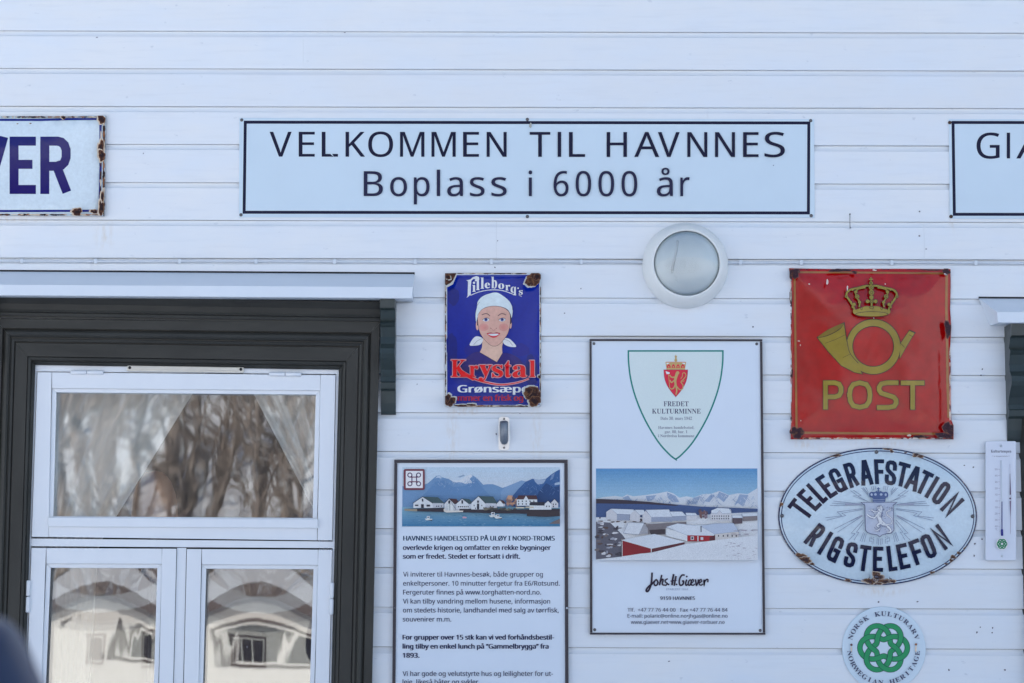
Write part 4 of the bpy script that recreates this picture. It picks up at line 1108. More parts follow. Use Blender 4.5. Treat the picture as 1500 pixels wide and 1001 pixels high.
bolts = [[(258, 190), (360, 262), (293, 268), (520, 348)], [(300, 182), (415, 258), (365, 270), (490, 338)], [(420, 150), (515, 250)], [(445, 145), (518, 235)], [(480, 138), (520, 213)], [(560, 125), (580, 190)], [(590, 120), (600, 185)], [(620, 120), (622, 172)],
         [(10, 343), (430, 388)], [(-10, 374), (430, 394)], [(-45, 408), (430, 402)], [(440, 452), (65, 502), (128, 560), (-110, 590)], [(440, 466), (135, 520), (188, 555), (-90, 625)],
         [(430, 545), (20, 755)], [(432, 562), (65, 800)], [(445, 620), (270, 812), (328, 820), (235, 915)], [(450, 655), (345, 800), (380, 800), (312, 915)], [(450, 800), (400, 930)], [(470, 812), (425, 942)], [(490, 822), (460, 945)],
         [(650, 885), (645, 970)], [(672, 890), (668, 985)], [(545, 870), (535, 930), (575, 930), (575, 975)], [(565, 862), (560, 895), (600, 900), (600, 965)], [(585, 868), (608, 880)]]
for b in bolts:
    A.stroke(b, 5.5, GL); A.stroke([(1370-x, y) for x, y in b], 5.5, GL)
for m in (0, 1):
    for tri in ([(180, 372), (430, 386), (430, 404), (180, 400)], [(250, 650), (430, 540), (436, 560)]): A.poly([((1370-x) if m else x, y) for x, y in tri], GLs)
sh = [(410, 362), (940, 362), (905, 388), (884, 402), (888, 560), (896, 770), (858, 812), (770, 824), (720, 840), (686, 868), (650, 838), (560, 824), (505, 800), (480, 770), (474, 560), (470, 402), (440, 386)]
A.poly(sh, C(158, 176, 210)); A.stroke(sh, 9, C(58, 66, 108), closed=True)
# crown: dark silhouette with pale windows
CR = C(58, 84, 140)
A.poly(spline([(600, 360), (585, 300), (540, 280), (535, 235), (560, 205), (610, 212), (640, 195), (665, 205), (700, 195), (735, 212), (785, 205), (812, 240), (805, 285), (770, 300), (755, 360)], 4, True), CR)
A.stroke([(668, 140), (668, 205)], 14, CR); A.stroke([(648, 158), (688, 158)], 12, CR); A.dot(668, 185, 14, CR)
for x, y, rx, ry in ((568, 248, 16, 20), (625, 246, 20, 18), (708, 246, 20, 18), (775, 250, 16, 20)): A.poly(ell(x, y, rx, ry, 14), C(150, 172, 210))
A.stroke([(590, 322), (762, 322)], 5, C(150, 172, 210)); A.stroke([(596, 345), (758, 345)], 5, C(150, 172, 210))
# rampant lion with axe, worked in short engraved strokes
LI = C(196, 210, 232); LD = C(92, 106, 150)
A.t(1220, 700, 10.007)
for w, c in ((12, LD), (0, LI)):
    A.stroke(spline([(700, 440), (690, 500), (680, 570), (700, 640), (760, 690)], 6), 62+w, c, w2=50+w)
    A.dot(690, 450, 42+w*.5, c)
    A.stroke(spline([(665, 530), (600, 590), (530, 560), (505, 540)], 6), 26+w, c, w2=18+w); A.stroke(spline([(665, 490), (610, 500), (560, 470)], 6), 24+w, c, w2=16+w)
    A.stroke(spline([(760, 690), (830, 740), (850, 790), (800, 800)], 6), 30+w, c, w2=18+w); A.stroke(spline([(710, 660), (650, 700), (690, 740), (650, 775), (620, 780)], 6), 26+w, c, w2=16+w)
    A.stroke(spline([(780, 690), (860, 670), (860, 600), (800, 550), (790, 500), (840, 480), (850, 430)], 6), 12+w*.8, c)
rl = random.Random(4)
for _ in range(85):
    x, y = rl.choice(((690, 470), (700, 520), (740, 560), (560, 480), (720, 430), (840, 460), (640, 760), (800, 790), (600, 560), (680, 600), (750, 680)))
    x += rl.uniform(-48, 48); y += rl.uniform(-42, 42); a = rl.uniform(0, 6.28)
    A.stroke(spline([(x, y), (x+12*math.cos(a), y+12*math.sin(a)), (x+20*math.cos(a+.9), y+20*math.sin(a+.9))], 3), rl.uniform(3, 6), rl.choice((LD, LD, C(60, 72, 116), LI)))
# wear round the rim
def _oval(x, y):
    k = math.hypot((x-ECX)/ERX, (y-ECY)/ERY); k = max(1.0, k/.997)
    return (ECX+(x-ECX)/k, ECY+(y-ECY)/k)
A.clip = _oval
A.t(1120, 640, 3.947)
for i, c in enumerate(((400, 108, 34, 8), (715, 70, 26, 6), (735, 84, 10, 8), (885, 104, 26, 12), (905, 112, 18, 10), (95, 392, 10, 12), (210, 690, 26, 16), (235, 712, 30, 18), (275, 736, 14, 6), (480, 832, 20, 8), (655, 812, 30, 26), (650, 838, 58, 16), (610, 835, 30, 16), (700, 835, 40, 12), (740, 836, 20, 6), (970, 786, 12, 8), (1160, 645, 8, 8), (1125, 672, 14, 6), (1090, 695, 16, 8), (1080, 716, 10, 10), (1050, 735, 8, 5), (815, 92, 8, 3))):
    A.poly(blob(*c[:2], c[2]*1.25, c[3]*1.2, i+60, 24, .35), C(165, 160, 158)); A.poly(blob(*c[:2], c[2], c[3], i+60, 24, .45), RU(100, 78, 66)); A.poly(blob(c[0], c[1]+1, c[2]*.6, c[3]*.6, i+90, 18, .5), RU(60, 50, 60))
for k in range(46):
    a = rl.uniform(0, 6.28); x, y = 655+90*math.cos(a)*rl.random(), 822+34*math.sin(a)*rl.random(); A.poly(blob(x, y, rl.uniform(1.5, 5), rl.uniform(1.5, 4), k, 10, .4), rl.choice((C(60, 52, 60), C(100, 80, 70), C(110, 120, 150))))
for a0, a1, n in ((-40, 70, 40), (100, 170, 30), (200, 260, 14)):
    for _ in range(n):
        a = R(rl.uniform(a0, a1)); x, y = 654+572*math.cos(a), 461+396*math.sin(a); A.poly(blob(x, y, rl.uniform(2, 6), rl.uniform(1, 3), int(a*999), 10, .4), rl.choice((C(84, 66, 62), C(70, 60, 70), C(130, 120, 120))))
A.build('painted_face', M['enamel'], TG, sub=5)
for x, y in ((647, 88), (101, 457), (1203, 460), (657, 832)):
    q = t2(x, y, 1120, 640, 3.947); screw(*q, dtel(*q)+.0025, TG, .0068)

# ------------------------------------------------------------------ information board
IB = mk_empty('information_board', P(704, 840, F)); tag(IB, 'tall white information board in Norwegian with a harbour photograph on top and a dark frame', 'information board')
prism('board_plate', [(579, 675), (831, 675), (831.6, 1180), (572.5, 1180)], F, F+.010, M['board'], IB)
prism('frame_strip', [(577.5, 673.6), (831.6, 673.6), (831.6, 678.4), (577.5, 678.4)], F, F+.016, M['navy'], IB, .001)
prism('frame_strip', [(577.5, 678.6), (582, 678.6), (577.8, 1180), (573.0, 1180)], F, F+.016, M['navy'], IB, .001)
prism('frame_strip', [(826.6, 678.6), (831.6, 678.6), (833.6, 1180), (828.6, 1180)], F, F+.016, M['navy'], IB, .001)
A = Art(F+.0101, 8e-5).t(570, 780, 4.53)
TX = C(44, 50, 84); TB = C(34, 40, 78); TB1 = C(40, 64, 96)
LINES = [('HAVNNES HANDELSSTED PÅ ULØY I NORD-TROMS', 95, 1098, 55, 2, TB1), ('overlevde krigen og omfatter en rekke bygninger', 93, 1072, 117, 2, TB), ('som er fredet. Stedet er fortsatt i drift.', 93, 868, 175, 2, TB),
         ('Vi inviterer til Havnnes-besøk, både grupper og', 93, 1020, 294, .5, TX), ('enkeltpersoner. 10 minutter fergetur fra E6/Rotsund.', 93, 1132, 354, .5, TX), ('Fergeruter finnes på www.torghatten-nord.no.', 93, 1008, 413, .5, TX),
         ('Vi kan tilby vandring mellom husene, informasjon', 92, 1068, 473, .5, TX), ('om stedets historie, landhandel med salg av tørrfisk,', 92, 1125, 532, .5, TX), ('souvenirer m.m.', 91, 412, 592, .5, TX),
         ('For grupper over 15 stk kan vi ved forhåndsbestil-', 91, 1093, 712, 2, TB), ('ling tilby en enkel lunch på “Gammelbrygga” fra', 91, 1057, 772, 2, TB), ('1893.', 91, 200, 832, 2, TB),
         ('Vi har gode og velutstyrte hus og leiligheter for ut-', 90, 1087, 953, .5, TX), ('leie, likeså båter og sykler.', 90, 600, 1008, .5, TX)]
for tx_, x0, x1, b, w, c in LINES: A.text(tx_, x0, x1, b, 31, c, 'sans', bold=w)
A.build('lettering', M['print'], IB)
# harbour photograph (coordinates of a 5.0x enlargement)
A = Art(F+.0102, 6e-5).t(570, 600, 5.004)
def photo_rect(x0, y0, x1, y1, top, bot, n=10):
    for k in range(n):
        t = k/(n-1); A.rect(x0, lerp(y0, y1, k/n), x1, y1, tuple(lerp(a, b, t) for a, b in zip(top, bot)))
photo_rect(97, 424, 1252, 720, C(176, 204, 236), C(196, 208, 230), 8)
A.poly([(97, 560), (150, 585), (240, 560), (285, 540), (325, 505), (345, 488), (368, 482), (390, 498), (430, 508), (470, 522), (520, 520), (560, 490), (600, 476), (640, 500), (690, 552), (720, 548), (760, 548), (800, 562), (830, 575), (880, 560), (930, 555), (960, 560), (960, 720), (97, 720)], C(104, 146, 198))
A.poly([(440, 512), (470, 522), (520, 520), (560, 490), (600, 476), (612, 488), (590, 510), (612, 538), (560, 545), (520, 532), (480, 535)], C(196, 212, 238))
A.poly([(500, 495), (548, 478), (556, 486), (520, 500)], C(130, 160, 200))
A.poly([(340, 505), (352, 488), (368, 484), (385, 498), (380, 508), (360, 500)], C(170, 196, 230))
A.poly([(240, 640), (340, 530), (400, 520), (470, 570), (560, 560), (640, 520), (700, 590), (760, 650), (240, 660)], C(92, 136, 192))
A.poly([(820, 600), (860, 565), (910, 545), (970, 520), (1010, 530), (990, 660), (820, 670)], C(118, 156, 206))
A.poly([(900, 640), (950, 580), (1000, 530), (1050, 508), (1100, 515), (1150, 508), (1190, 475), (1230, 450), (1252, 440), (1252, 720), (900, 720)], C(52, 96, 160))
A.poly([(1060, 508), (1100, 515), (1150, 512), (1130, 545), (1090, 550), (1070, 530)], C(150, 176, 214)); A.poly([(1190, 480), (1215, 465), (1200, 510), (1180, 520)], C(110, 140, 190)); A.poly([(1215, 540), (1250, 530), (1252, 550), (1212, 556)], C(160, 186, 222))
A.poly([(1100, 600), (1150, 540), (1210, 570), (1252, 560), (1252, 680), (1060, 680)], C(36, 72, 130))
photo_rect(95, 715, 1252, 858, C(116, 166, 204), C(60, 122, 174), 8)
rw = random.Random(2)
for _ in range(150):
    x, y = rw.uniform(100, 1240), rw.uniform(765, 856); L = rw.uniform(6, 34); A.poly([(x, y), (x+L/2, y-1.6), (min(1250, x+L), y), (x+L/2, y+1.6)], rw.choice((C(96, 150, 198), C(130, 176, 212), C(48, 104, 156))))
def ridges(A, regs, n, cols, seed, dx=-1, L=(6, 20)):
    rr = random.Random(seed)
    for _ in range(n):
        x0, x1, y0, y1 = rr.choice(regs); x, y = rr.uniform(x0, x1), rr.uniform(y0, y1); l = rr.uniform(*L); d_ = rr.choice((-1, 1))
        A.stroke(spline([(x, y), (x+d_*l*.4, y+l*.5), (x+d_*l*(.5+rr.random()*.6), y+l)], 3), rr.uniform(1.5, 5), rr.choice(cols), w2=.6)
ridges(A, [(330, 420, 500, 560), (440, 640, 530, 600), (560, 640, 505, 560)], 60, (C(120, 158, 206), C(88, 130, 186), C(150, 182, 220)), 1)
ridges(A, [(960, 1240, 545, 620), (1150, 1240, 480, 560), (1000, 1130, 530, 600)], 80, (C(74, 116, 176), C(40, 80, 140), C(110, 146, 198)), 2)
ridges(A, [(560, 640, 490, 535), (450, 560, 520, 540)], 24, (C(150, 180, 218), C(214, 224, 244)), 3, L=(4, 10))
A.poly([(112, 728), (400, 722), (700, 730), (900, 735), (1252, 728), (1252, 760), (1010, 765), (800, 762), (560, 756), (400, 752), (220, 748), (112, 742)], C(48, 46, 60))
A.poly([(1010, 745), (1252, 745), (1252, 782), (1150, 788), (1010, 782)], C(54, 50, 60)); A.poly([(112, 728), (205, 730), (205, 748), (112, 742)], C(140, 138, 130)); A.poly([(1170, 838), (1252, 800), (1252, 838)], C(110, 104, 110))
HW = C(206, 216, 234); HG = C(58, 84, 96); HR = C(70, 48, 58); DK = C(40, 44, 62)
def barn(x0, xa, x1, xr, ytop, yeave, ybase, roofc):
    A.poly([(x0, yeave), (xa, ytop), (x1, yeave), (x1, ybase), (x0, ybase)], HW)
    A.poly([(x1, yeave), (xr, yeave+2), (xr, ybase-4), (x1, ybase)], C(180, 192, 214)); A.poly([(xa-4, ytop-3), (xr-(x1-xa)*.55, ytop+2), (xr+6, yeave+4), (x1, yeave+2)], roofc)
    A.stroke([(x0-6, yeave+5), (xa, ytop-2), (x1+3, yeave+4)], 4, DK)
barn(178, 245, 318, 400, 642, 684, 722, HG); barn(405, 440, 478, 515, 655, 690, 745, HR); barn(492, 535, 585, 615, 655, 690, 728, HG); barn(602, 655, 705, 790, 637, 685, 733, HG); barn(790, 812, 835, 850, 665, 688, 712, HR)
for x0, y0, x1, y1 in ((234, 695, 254, 722), (190, 698, 214, 708), (275, 698, 300, 712), (240, 655, 250, 675), (644, 690, 660, 732), (645, 668, 658, 684), (530, 666, 542, 690), (434, 668, 446, 690)): A.rect(x0, y0, x1, y1, DK)
for k in range(6): A.rect(505+k*14, 708, 512+k*14, 718, DK); 
for x, y in ((620, 700), (630, 720), (676, 700), (690, 718), (345, 705), (360, 705), (380, 704), (740, 708), (760, 709)): A.rect(x, y, x+6, y+9, DK)
for i in range(26): A.poly(blob(900+rw.uniform(-38, 38), 668+rw.uniform(-38, 42), rw.uniform(8, 16), rw.uniform(7, 14), i, 12, .4), rw.choice((C(168, 132, 118), C(120, 100, 104), C(88, 84, 92), C(186, 150, 130))))
for i in range(20): A.poly(blob(rw.uniform(700, 930), rw.uniform(722, 738), rw.uniform(8, 18), rw.uniform(4, 8), i+50, 12, .4), rw.choice((C(70, 78, 80), C(56, 60, 70), C(110, 110, 104))))
A.rect(936, 658, 1085, 706, HW); A.poly([(948, 630), (1080, 630), (1088, 660), (934, 660)], HR); A.poly([(985, 662), (1003, 632), (1022, 662), (1022, 680), (985, 680)], HW); A.rect(1028, 705, 1140, 735, HW); A.poly([(1035, 678), (1140, 680), (1142, 705), (1028, 703)], DK)
for k in range(5):
    for r_ in (668, 688): A.rect(945+k*28, r_, 953+k*28, r_+10, DK)
A.poly([(1140, 690), (1165, 668), (1190, 690), (1190, 735), (1140, 735)], HW); A.poly([(1188, 680), (1212, 655), (1240, 685), (1240, 722), (1188, 722)], C(186, 196, 216)); A.stroke([(1140, 690), (1165, 668), (1190, 692)], 4, DK); A.stroke([(1186, 682), (1212, 655), (1242, 688)], 4, DK)
for x, y in ((1150, 705), (1170, 705), (1200, 690), (1218, 690), (1200, 706)): A.rect(x, y, x+8, y+10, DK)
for x, y in ((930, 715), (1000, 712)): A.rect(x, y, x+60, y+10, C(190, 190, 180))
A.poly([(398, 728), (430, 740), (545, 742), (540, 752), (420, 756), (402, 748)], C(214, 206, 212)); A.rect(430, 700, 470, 740, C(210, 216, 230)); A.stroke([(445, 655), (445, 740)], 3, DK); A.stroke([(445, 665), (490, 735)], 2, DK)
for bx, by, k in ((290, 800, 1), (765, 775, 1.2), (800, 788, 1)):
    A.poly([(bx-30*k, by), (bx+28*k, by+2), (bx+22*k, by+14*k), (bx-18*k, by+12*k)], C(206, 214, 226)); A.rect(bx-14*k, by-18*k, bx+8*k, by, C(216, 222, 236)); A.rect(bx-10*k, by-12*k, bx+4*k, by-6*k, DK); A.poly([(bx-8*k, by+12*k), (bx+28*k, by+8*k), (bx+24*k, by+18*k)], C(50, 60, 80))
A.stroke([(740, 715), (740, 775)], 3, DK); A.stroke([(765, 720), (765, 760)], 3, DK)
A.poly(blob(552, 792, 14, 7, 4), C(190, 150, 176))
A.build('harbour_photograph', M['photo'], IB)
A = Art(F+.0150, 6e-5).t(570, 600, 5.004)
A.poly(rrect(107, 437, 261, 590, 12, 4), C(104, 56, 72)); A.rect(122, 451, 247, 576, C(206, 210, 228))
lp_ = []
cx_, cy_, a_, r_ = 184, 513, 17, 15
for i, (sx, sy) in enumerate(((-1, -1), (1, -1), (1, 1), (-1, 1))):
    A.stroke(ell(cx_+sx*(a_+r_), cy_+sy*(a_+r_), r_, r_, 22), 7, C(62, 44, 84), closed=True)
for s_ in (-1, 1):
    A.stroke([(cx_+s_*a_, cy_-a_-r_), (cx_+s_*a_, cy_+a_+r_)], 7, C(62, 44, 84)); A.stroke([(cx_-a_-r_, cy_+s_*a_), (cx_+a_+r_, cy_+s_*a_)], 7, C(96, 44, 72))
A.build('heritage_symbol', M['print'], IB)
screw(578, 891, F+.0162, IB, .004); screw(830.5, 891, F+.0162, IB, .004, M['bright'])

# ------------------------------------------------------------------ protected monument board
CB = mk_empty('heritage_board', P(992, 713, F)); tag(CB, 'white board with a green shield reading FREDET KULTURMINNE above a snowy village photograph', 'sign')
prism('board_plate', [(864.8, 497.8), (1116.2, 497.8), (1120.2, 928), (865.8, 928)], F, F+.010, M['board'], CB)
fl = [[(863.6, 496.8), (1116.8, 497.2), (1116.8, 500.2), (863.6, 499.8)], [(864.2, 927), (1121.2, 927.2), (1121.3, 930), (864.2, 929.8)], [(863.6, 500), (866.6, 500), (867.8, 926.8), (864.2, 926.8)], [(1113.2, 500.4), (1116.8, 500.4), (1121.0, 927), (1117.4, 927)]]
for f_ in fl: prism('frame_strip', f_, F, F+.0145, M['navy'], CB, .0008)
A = Art(F+.0101, 8e-5).t(855, 490, 4.767)
shl = spline([(312, 116), (314, 200), (330, 320), (366, 450), (430, 600), (520, 750), (600, 840), (645, 875)], 6)
shr = [(1290-x-6+0, y) for x, y in shl]; shr = [(972-(x-312), y) for x, y in shl]; shr[-1] = (645, 875)
shp = shl + shr[::-1]
A.poly(shp, C(186, 207, 223)); A.stroke(shp, 11, C(28, 120, 122), closed=True)
TXT = C(70, 74, 104)
A.text('FREDET', 558, 732, 502, 34, TXT, 'serif'); A.text('KULTURMINNE', 477, 817, 553, 33, TXT, 'serif')
T2 = C(112, 122, 148)
A.text('Dato 30. mars 1942', 536, 756, 597, 21, T2, 'serif'); A.text('Havnnes handelssted,', 520, 772, 660, 19, T2, 'serif'); A.text('gnr. 80, bnr. 1', 566, 724, 690, 19, T2, 'serif'); A.text('i Nordreisa kommune', 520, 772, 718, 19, T2, 'serif')
# arms: 14.3x enlargement
A.t(965, 515, 14.3)
RD = C(190, 44, 72); GLD = C(172, 152, 108)
cr_ = spline([(104, 388), (118, 540), (160, 680), (230, 800), (300, 890), (360, 955)], 6); cr_ = [(104, 385)] + cr_ + [(712-x, y) for x, y in cr_[::-1]] + [(608, 385)]
A.poly(cr_, RD); A.stroke(cr_, 7, C(120, 60, 100), closed=True)
A.poly([(160, 380), (160, 350), (140, 225), (340, 225), (340, 100), (375, 100), (375, 225), (575, 225), (552, 350), (552, 380)], GLD)
for x0, x1 in ((165, 250), (270, 342), (366, 440), (462, 545)): A.poly([(x0, 345), (x0+6, 300), ((x0+x1)/2, 262), (x1-6, 300), (x1, 345)], RD); A.dot((x0+x1)/2, 322, 15, GLD)
A.poly([(160, 240), (230, 240), (200, 262), (165, 270)], C(220, 226, 236)); A.poly([(480, 240), (552, 240), (548, 270), (510, 262)], C(220, 226, 236)); A.stroke([(150, 222), (562, 222)], 10, C(196, 140, 150))
A.stroke([(357, 72), (357, 225)], 16, GLD); A.stroke([(330, 102), (384, 102)], 14, GLD); A.dot(356, 185, 30, GLD)
A.stroke(spline([(390, 450), (365, 520), (345, 600), (350, 680), (370, 760), (375, 830), (360, 905)], 6), 68, GLD, w2=22); A.dot(395, 450, 36, GLD)
A.stroke(spline([(330, 540), (270, 540), (225, 495)], 5), 26, GLD); A.stroke(spline([(330, 600), (265, 650), (235, 600)], 5), 24, GLD); A.stroke([(205, 480), (228, 760)], 12, GLD); A.poly([(142, 412), (228, 440), (225, 470), (165, 478)], C(230, 232, 240))
A.stroke(spline([(345, 690), (310, 770), (255, 785), (225, 750)], 5), 28, GLD, w2=16); A.stroke(spline([(375, 730), (440, 800), (500, 780), (505, 700), (465, 640), (520, 580), (570, 510), (545, 450), (500, 460), (495, 520), (460, 570)], 5), 22, GLD, w2=12)
for x, y in ((540, 600), (530, 630)): A.stroke([(490, 640), (x, y)], 8, GLD)
# brush signature (12.5x)
A.t(935, 830, 12.5)
BK = C(46, 40, 60)
for pts, w in (([(252, 112), (248, 200), (238, 300), (215, 390), (180, 450), (150, 455), (150, 420), (190, 370), (250, 320), (300, 270)], 34), ([(320, 245), (290, 290), (300, 345), (340, 340), (360, 290), (335, 245), (320, 250)], 28), ([(430, 155), (405, 260), (388, 345)], 30), ([(395, 300), (430, 240), (455, 245), (440, 320), (470, 345)], 28), ([(540, 225), (495, 250), (500, 290), (530, 310), (505, 345), (470, 340)], 26), ([(648, 140), (628, 240), (618, 345)], 34), ([(692, 175), (672, 270), (658, 355)], 32), ([(590, 270), (640, 262), (700, 255)], 20),
              ([(850, 160), (800, 160), (760, 220), (750, 300), (770, 345), (815, 330), (830, 270), (800, 270)], 30), ([(888, 240), (868, 300), (875, 345), (905, 330)], 28), ([(960, 240), (925, 270), (915, 330), (940, 345), (965, 300), (975, 240), (965, 320), (985, 345)], 26), ([(980, 300), (1010, 270), (1000, 238), (975, 260), (975, 330), (1005, 345), (1035, 320)], 22), ([(1045, 235), (1055, 300), (1065, 345), (1095, 290), (1100, 235)], 28), ([(1125, 300), (1160, 270), (1150, 238), (1120, 260), (1118, 325), (1150, 345), (1180, 320)], 24), ([(1205, 240), (1205, 345), (1215, 280), (1250, 240), (1275, 245), (1270, 290)], 28)):
    A.stroke(spline(pts, 4), w, BK)
for x, y in ((552, 328), (700, 328), (888, 185)): A.dot(x, y, 17, BK)
A.text('ETABLERT 1868', 515, 912, 435, 34, C(124, 140, 172), 'sans')
A.text('9159 HAVNNES', 402, 1038, 612, 62, C(60, 62, 84), 'sans', bold=2.5)
A.t(860, 680, 3.849)
A.text('Tlf.  +47 77 76 44 00   Fax +47 77 76 44 84', 228, 792, 832, 20, C(82, 88, 112), 'sans', bold=.4); A.text('E-mail: polaric@online.no•jhgas@online.no', 228, 792, 866, 20, C(82, 88, 112), 'sans', bold=.4); A.text('www.giaever.net•www.giaever-rorbuer.no', 247, 775, 901, 20, C(82, 88, 112), 'sans', bold=.4)
A.stroke([(983, 820), (983, 905)], 1.5, C(150, 160, 185))
A.build('lettering', M['print'], CB)
A = Art(F+.0102, 6e-5).t(860, 680, 3.849)
photo_rect(50, 25, 960, 232, C(86, 146, 206), C(152, 194, 228), 12)
SN = C(196, 212, 236); SH = C(140, 166, 208)
A.poly([(52, 196), (100, 185), (160, 180), (200, 186), (225, 172), (260, 182), (330, 175), (400, 165), (450, 155), (485, 165), (520, 190), (560, 182), (600, 190), (650, 170), (700, 168), (745, 152), (800, 175), (850, 165), (905, 170), (962, 135), (962, 250), (52, 215)], SN)
for q in ([(450, 158), (500, 180), (520, 215), (480, 215), (455, 190)], [(745, 155), (800, 178), (770, 215), (740, 190), (720, 200)], [(860, 170), (910, 175), (880, 240), (850, 220), (830, 235)], [(600, 190), (640, 180), (620, 222), (590, 225)], [(330, 180), (390, 175), (370, 205), (340, 210)], [(200, 190), (232, 176), (250, 205), (210, 205)], [(700, 170), (720, 175), (690, 215), (660, 210)]): A.poly(q, SH)
ridges(A, [(400, 500, 170, 215), (640, 790, 165, 235), (820, 955, 180, 240), (90, 400, 190, 205), (560, 640, 195, 220)], 170, (SH, C(120, 150, 200), C(226, 234, 246), C(170, 192, 226)), 4, L=(6, 24))
A.poly([(50, 198), (180, 202), (330, 212), (480, 226), (640, 240), (962, 252), (962, 300), (50, 330)], C(58, 84, 138)); A.poly([(50, 196), (200, 202), (360, 214), (520, 232), (500, 236), (330, 226), (50, 222)], C(52, 48, 66))
A.poly([(50, 300), (380, 300), (962, 270), (962, 540), (50, 540)], C(206, 218, 238)); A.poly([(50, 325), (130, 330), (200, 400), (250, 470), (190, 530), (50, 538)], C(88, 92, 112))
for i in range(46): A.poly(blob(rw.uniform(55, 200), rw.uniform(330, 530), rw.uniform(5, 18), rw.uniform(3, 9), i, 12, .4), rw.choice((C(60, 60, 76), C(110, 106, 112), C(150, 160, 184), C(84, 70, 70), C(190, 200, 220))))
for i in range(22): A.poly(blob(rw.uniform(60, 330), rw.uniform(300, 335), rw.uniform(6, 14), rw.uniform(3, 6), i+9, 12, .4), rw.choice((C(80, 70, 76), C(52, 52, 66), C(190, 200, 220))))
def shed(wall, roof, wc, rc=SN):
    A.poly(wall, wc); A.poly(roof, rc); A.stroke(roof, 1.6, C(120, 136, 170), closed=True)
WW = C(190, 200, 220); WS = C(140, 156, 188)
shed([(108, 270), (135, 252), (168, 275), (168, 318), (108, 312)], [(135, 252), (262, 256), (270, 285), (168, 282)], WW); A.rect(168, 284, 240, 318, WS)
shed([(242, 285), (268, 260), (298, 285), (298, 325), (242, 320)], [(268, 258), (320, 258), (330, 285), (298, 288)], WW); shed([(312, 290), (330, 262), (362, 300), (362, 336), (312, 330)], [(330, 258), (462, 256), (480, 298), (362, 300)], WW); A.rect(362, 300, 480, 326, WS)
shed([(480, 295), (560, 292), (560, 318), (480, 322)], [(465, 268), (535, 268), (560, 292), (480, 296)], WS); shed([(560, 290), (620, 290), (620, 312), (560, 316)], [(555, 275), (610, 276), (622, 290), (560, 290)], WW)
shed([(695, 282), (728, 252), (810, 255), (818, 290), (815, 320), (695, 318)], [(700, 262), (735, 247), (800, 250), (815, 276), (765, 280), (745, 262), (730, 280), (700, 278)], WW)
for k in range(8):
    for r__ in (290, 304): A.rect(704+k*13, r__, 709+k*13, r__+7, DK)
shed([(820, 300), (875, 302), (875, 335), (820, 338)], [(815, 288), (870, 288), (880, 304), (820, 304)], C(84, 76, 90)); shed([(878, 292), (960, 290), (960, 318), (878, 322)], [(870, 282), (900, 276), (962, 274), (962, 292), (880, 296)], C(120, 118, 130))
for i in range(14): A.poly(blob(655+rw.uniform(-22, 22), 285+rw.uniform(-20, 14), rw.uniform(5, 9), rw.uniform(6, 12), i, 12, .4), rw.choice((C(110, 84, 92), C(90, 76, 92), C(130, 120, 140))))
A.poly([(330, 340), (560, 325), (560, 350), (445, 360), (345, 395)], C(112, 112, 124)); A.poly([(350, 372), (440, 366), (440, 395), (360, 400)], C(60, 56, 66))
shed([(292, 370), (322, 335), (342, 362), (342, 392), (292, 398)], [(232, 330), (322, 332), (292, 398), (205, 390)], C(150, 158, 176), C(200, 214, 236))
RB = C(150, 34, 48); RB2 = C(126, 28, 42)
shed([(445, 360), (565, 400), (565, 435), (445, 405)], [(445, 355), (510, 335), (600, 345), (700, 340), (720, 405), (565, 402)], C(206, 216, 234)); A.poly([(565, 402), (722, 404), (722, 436), (565, 436)], RB)
shed([(722, 392), (855, 378), (855, 415), (722, 434)], [(640, 350), (720, 335), (825, 333), (856, 380), (720, 395)], C(190, 196, 208), C(170, 190, 224)); A.poly([(690, 412), (722, 400), (722, 436), (690, 436)], C(84, 40, 50))
for x in (738, 765, 790, 815, 838): A.rect(x, 400, x+6, 410, DK)
A.rect(584, 408, 602, 428, WW); A.rect(588, 412, 598, 424, DK); A.rect(640, 412, 655, 428, WW); A.rect(622, 404, 628, 437, WW); A.rect(640, 350, 645, 384, DK)
A.poly([(196, 428), (196, 520), (362, 498), (362, 474)], RB2); A.poly([(362, 476), (550, 440), (550, 460), (362, 498)], C(84, 40, 52)); A.poly([(194, 428), (300, 408), (380, 394), (552, 438), (362, 476)], SN); A.stroke([(194, 428), (362, 476), (552, 438)], 3, C(226, 234, 246)); A.stroke([(198, 430), (198, 522)], 3, C(210, 216, 230)); A.stroke([(362, 476), (362, 498)], 4, C(210, 216, 230))
A.poly([(196, 522), (300, 505), (362, 500), (560, 450), (962, 400), (962, 542), (52, 542), (52, 538)], C(202, 216, 238))
for i in range(30): A.poly(blob(rw.uniform(780, 955), rw.uniform(440, 535), rw.uniform(3, 12), rw.uniform(1, 2.4), i, 10, .4), rw.choice((C(170, 176, 200), C(150, 150, 174))))
for i in range(14): A.poly(blob(rw.uniform(790, 950), rw.uniform(368, 400), rw.uniform(5, 20), rw.uniform(1, 3), i, 10, .4), C(150, 150, 172))
for x0, y0, x1, y1, c in ((50, 15, 962, 25, None),): pass
ridges(A, [(560, 950, 450, 530), (380, 560, 490, 535)], 40, (C(190, 204, 230), C(214, 224, 240)), 8, L=(2, 5))
A.build('village_photograph', M['photo'], CB)
for x, y in ((72, 65), (1208, 67)): screw(855+x/4.767, 490+y/4.767, F+.0104, CB, .0052)
for x, y in ((43, 934), (976, 938)): screw(860+x/3.849, 680+y/3.849, F+.0104, CB, .0055)

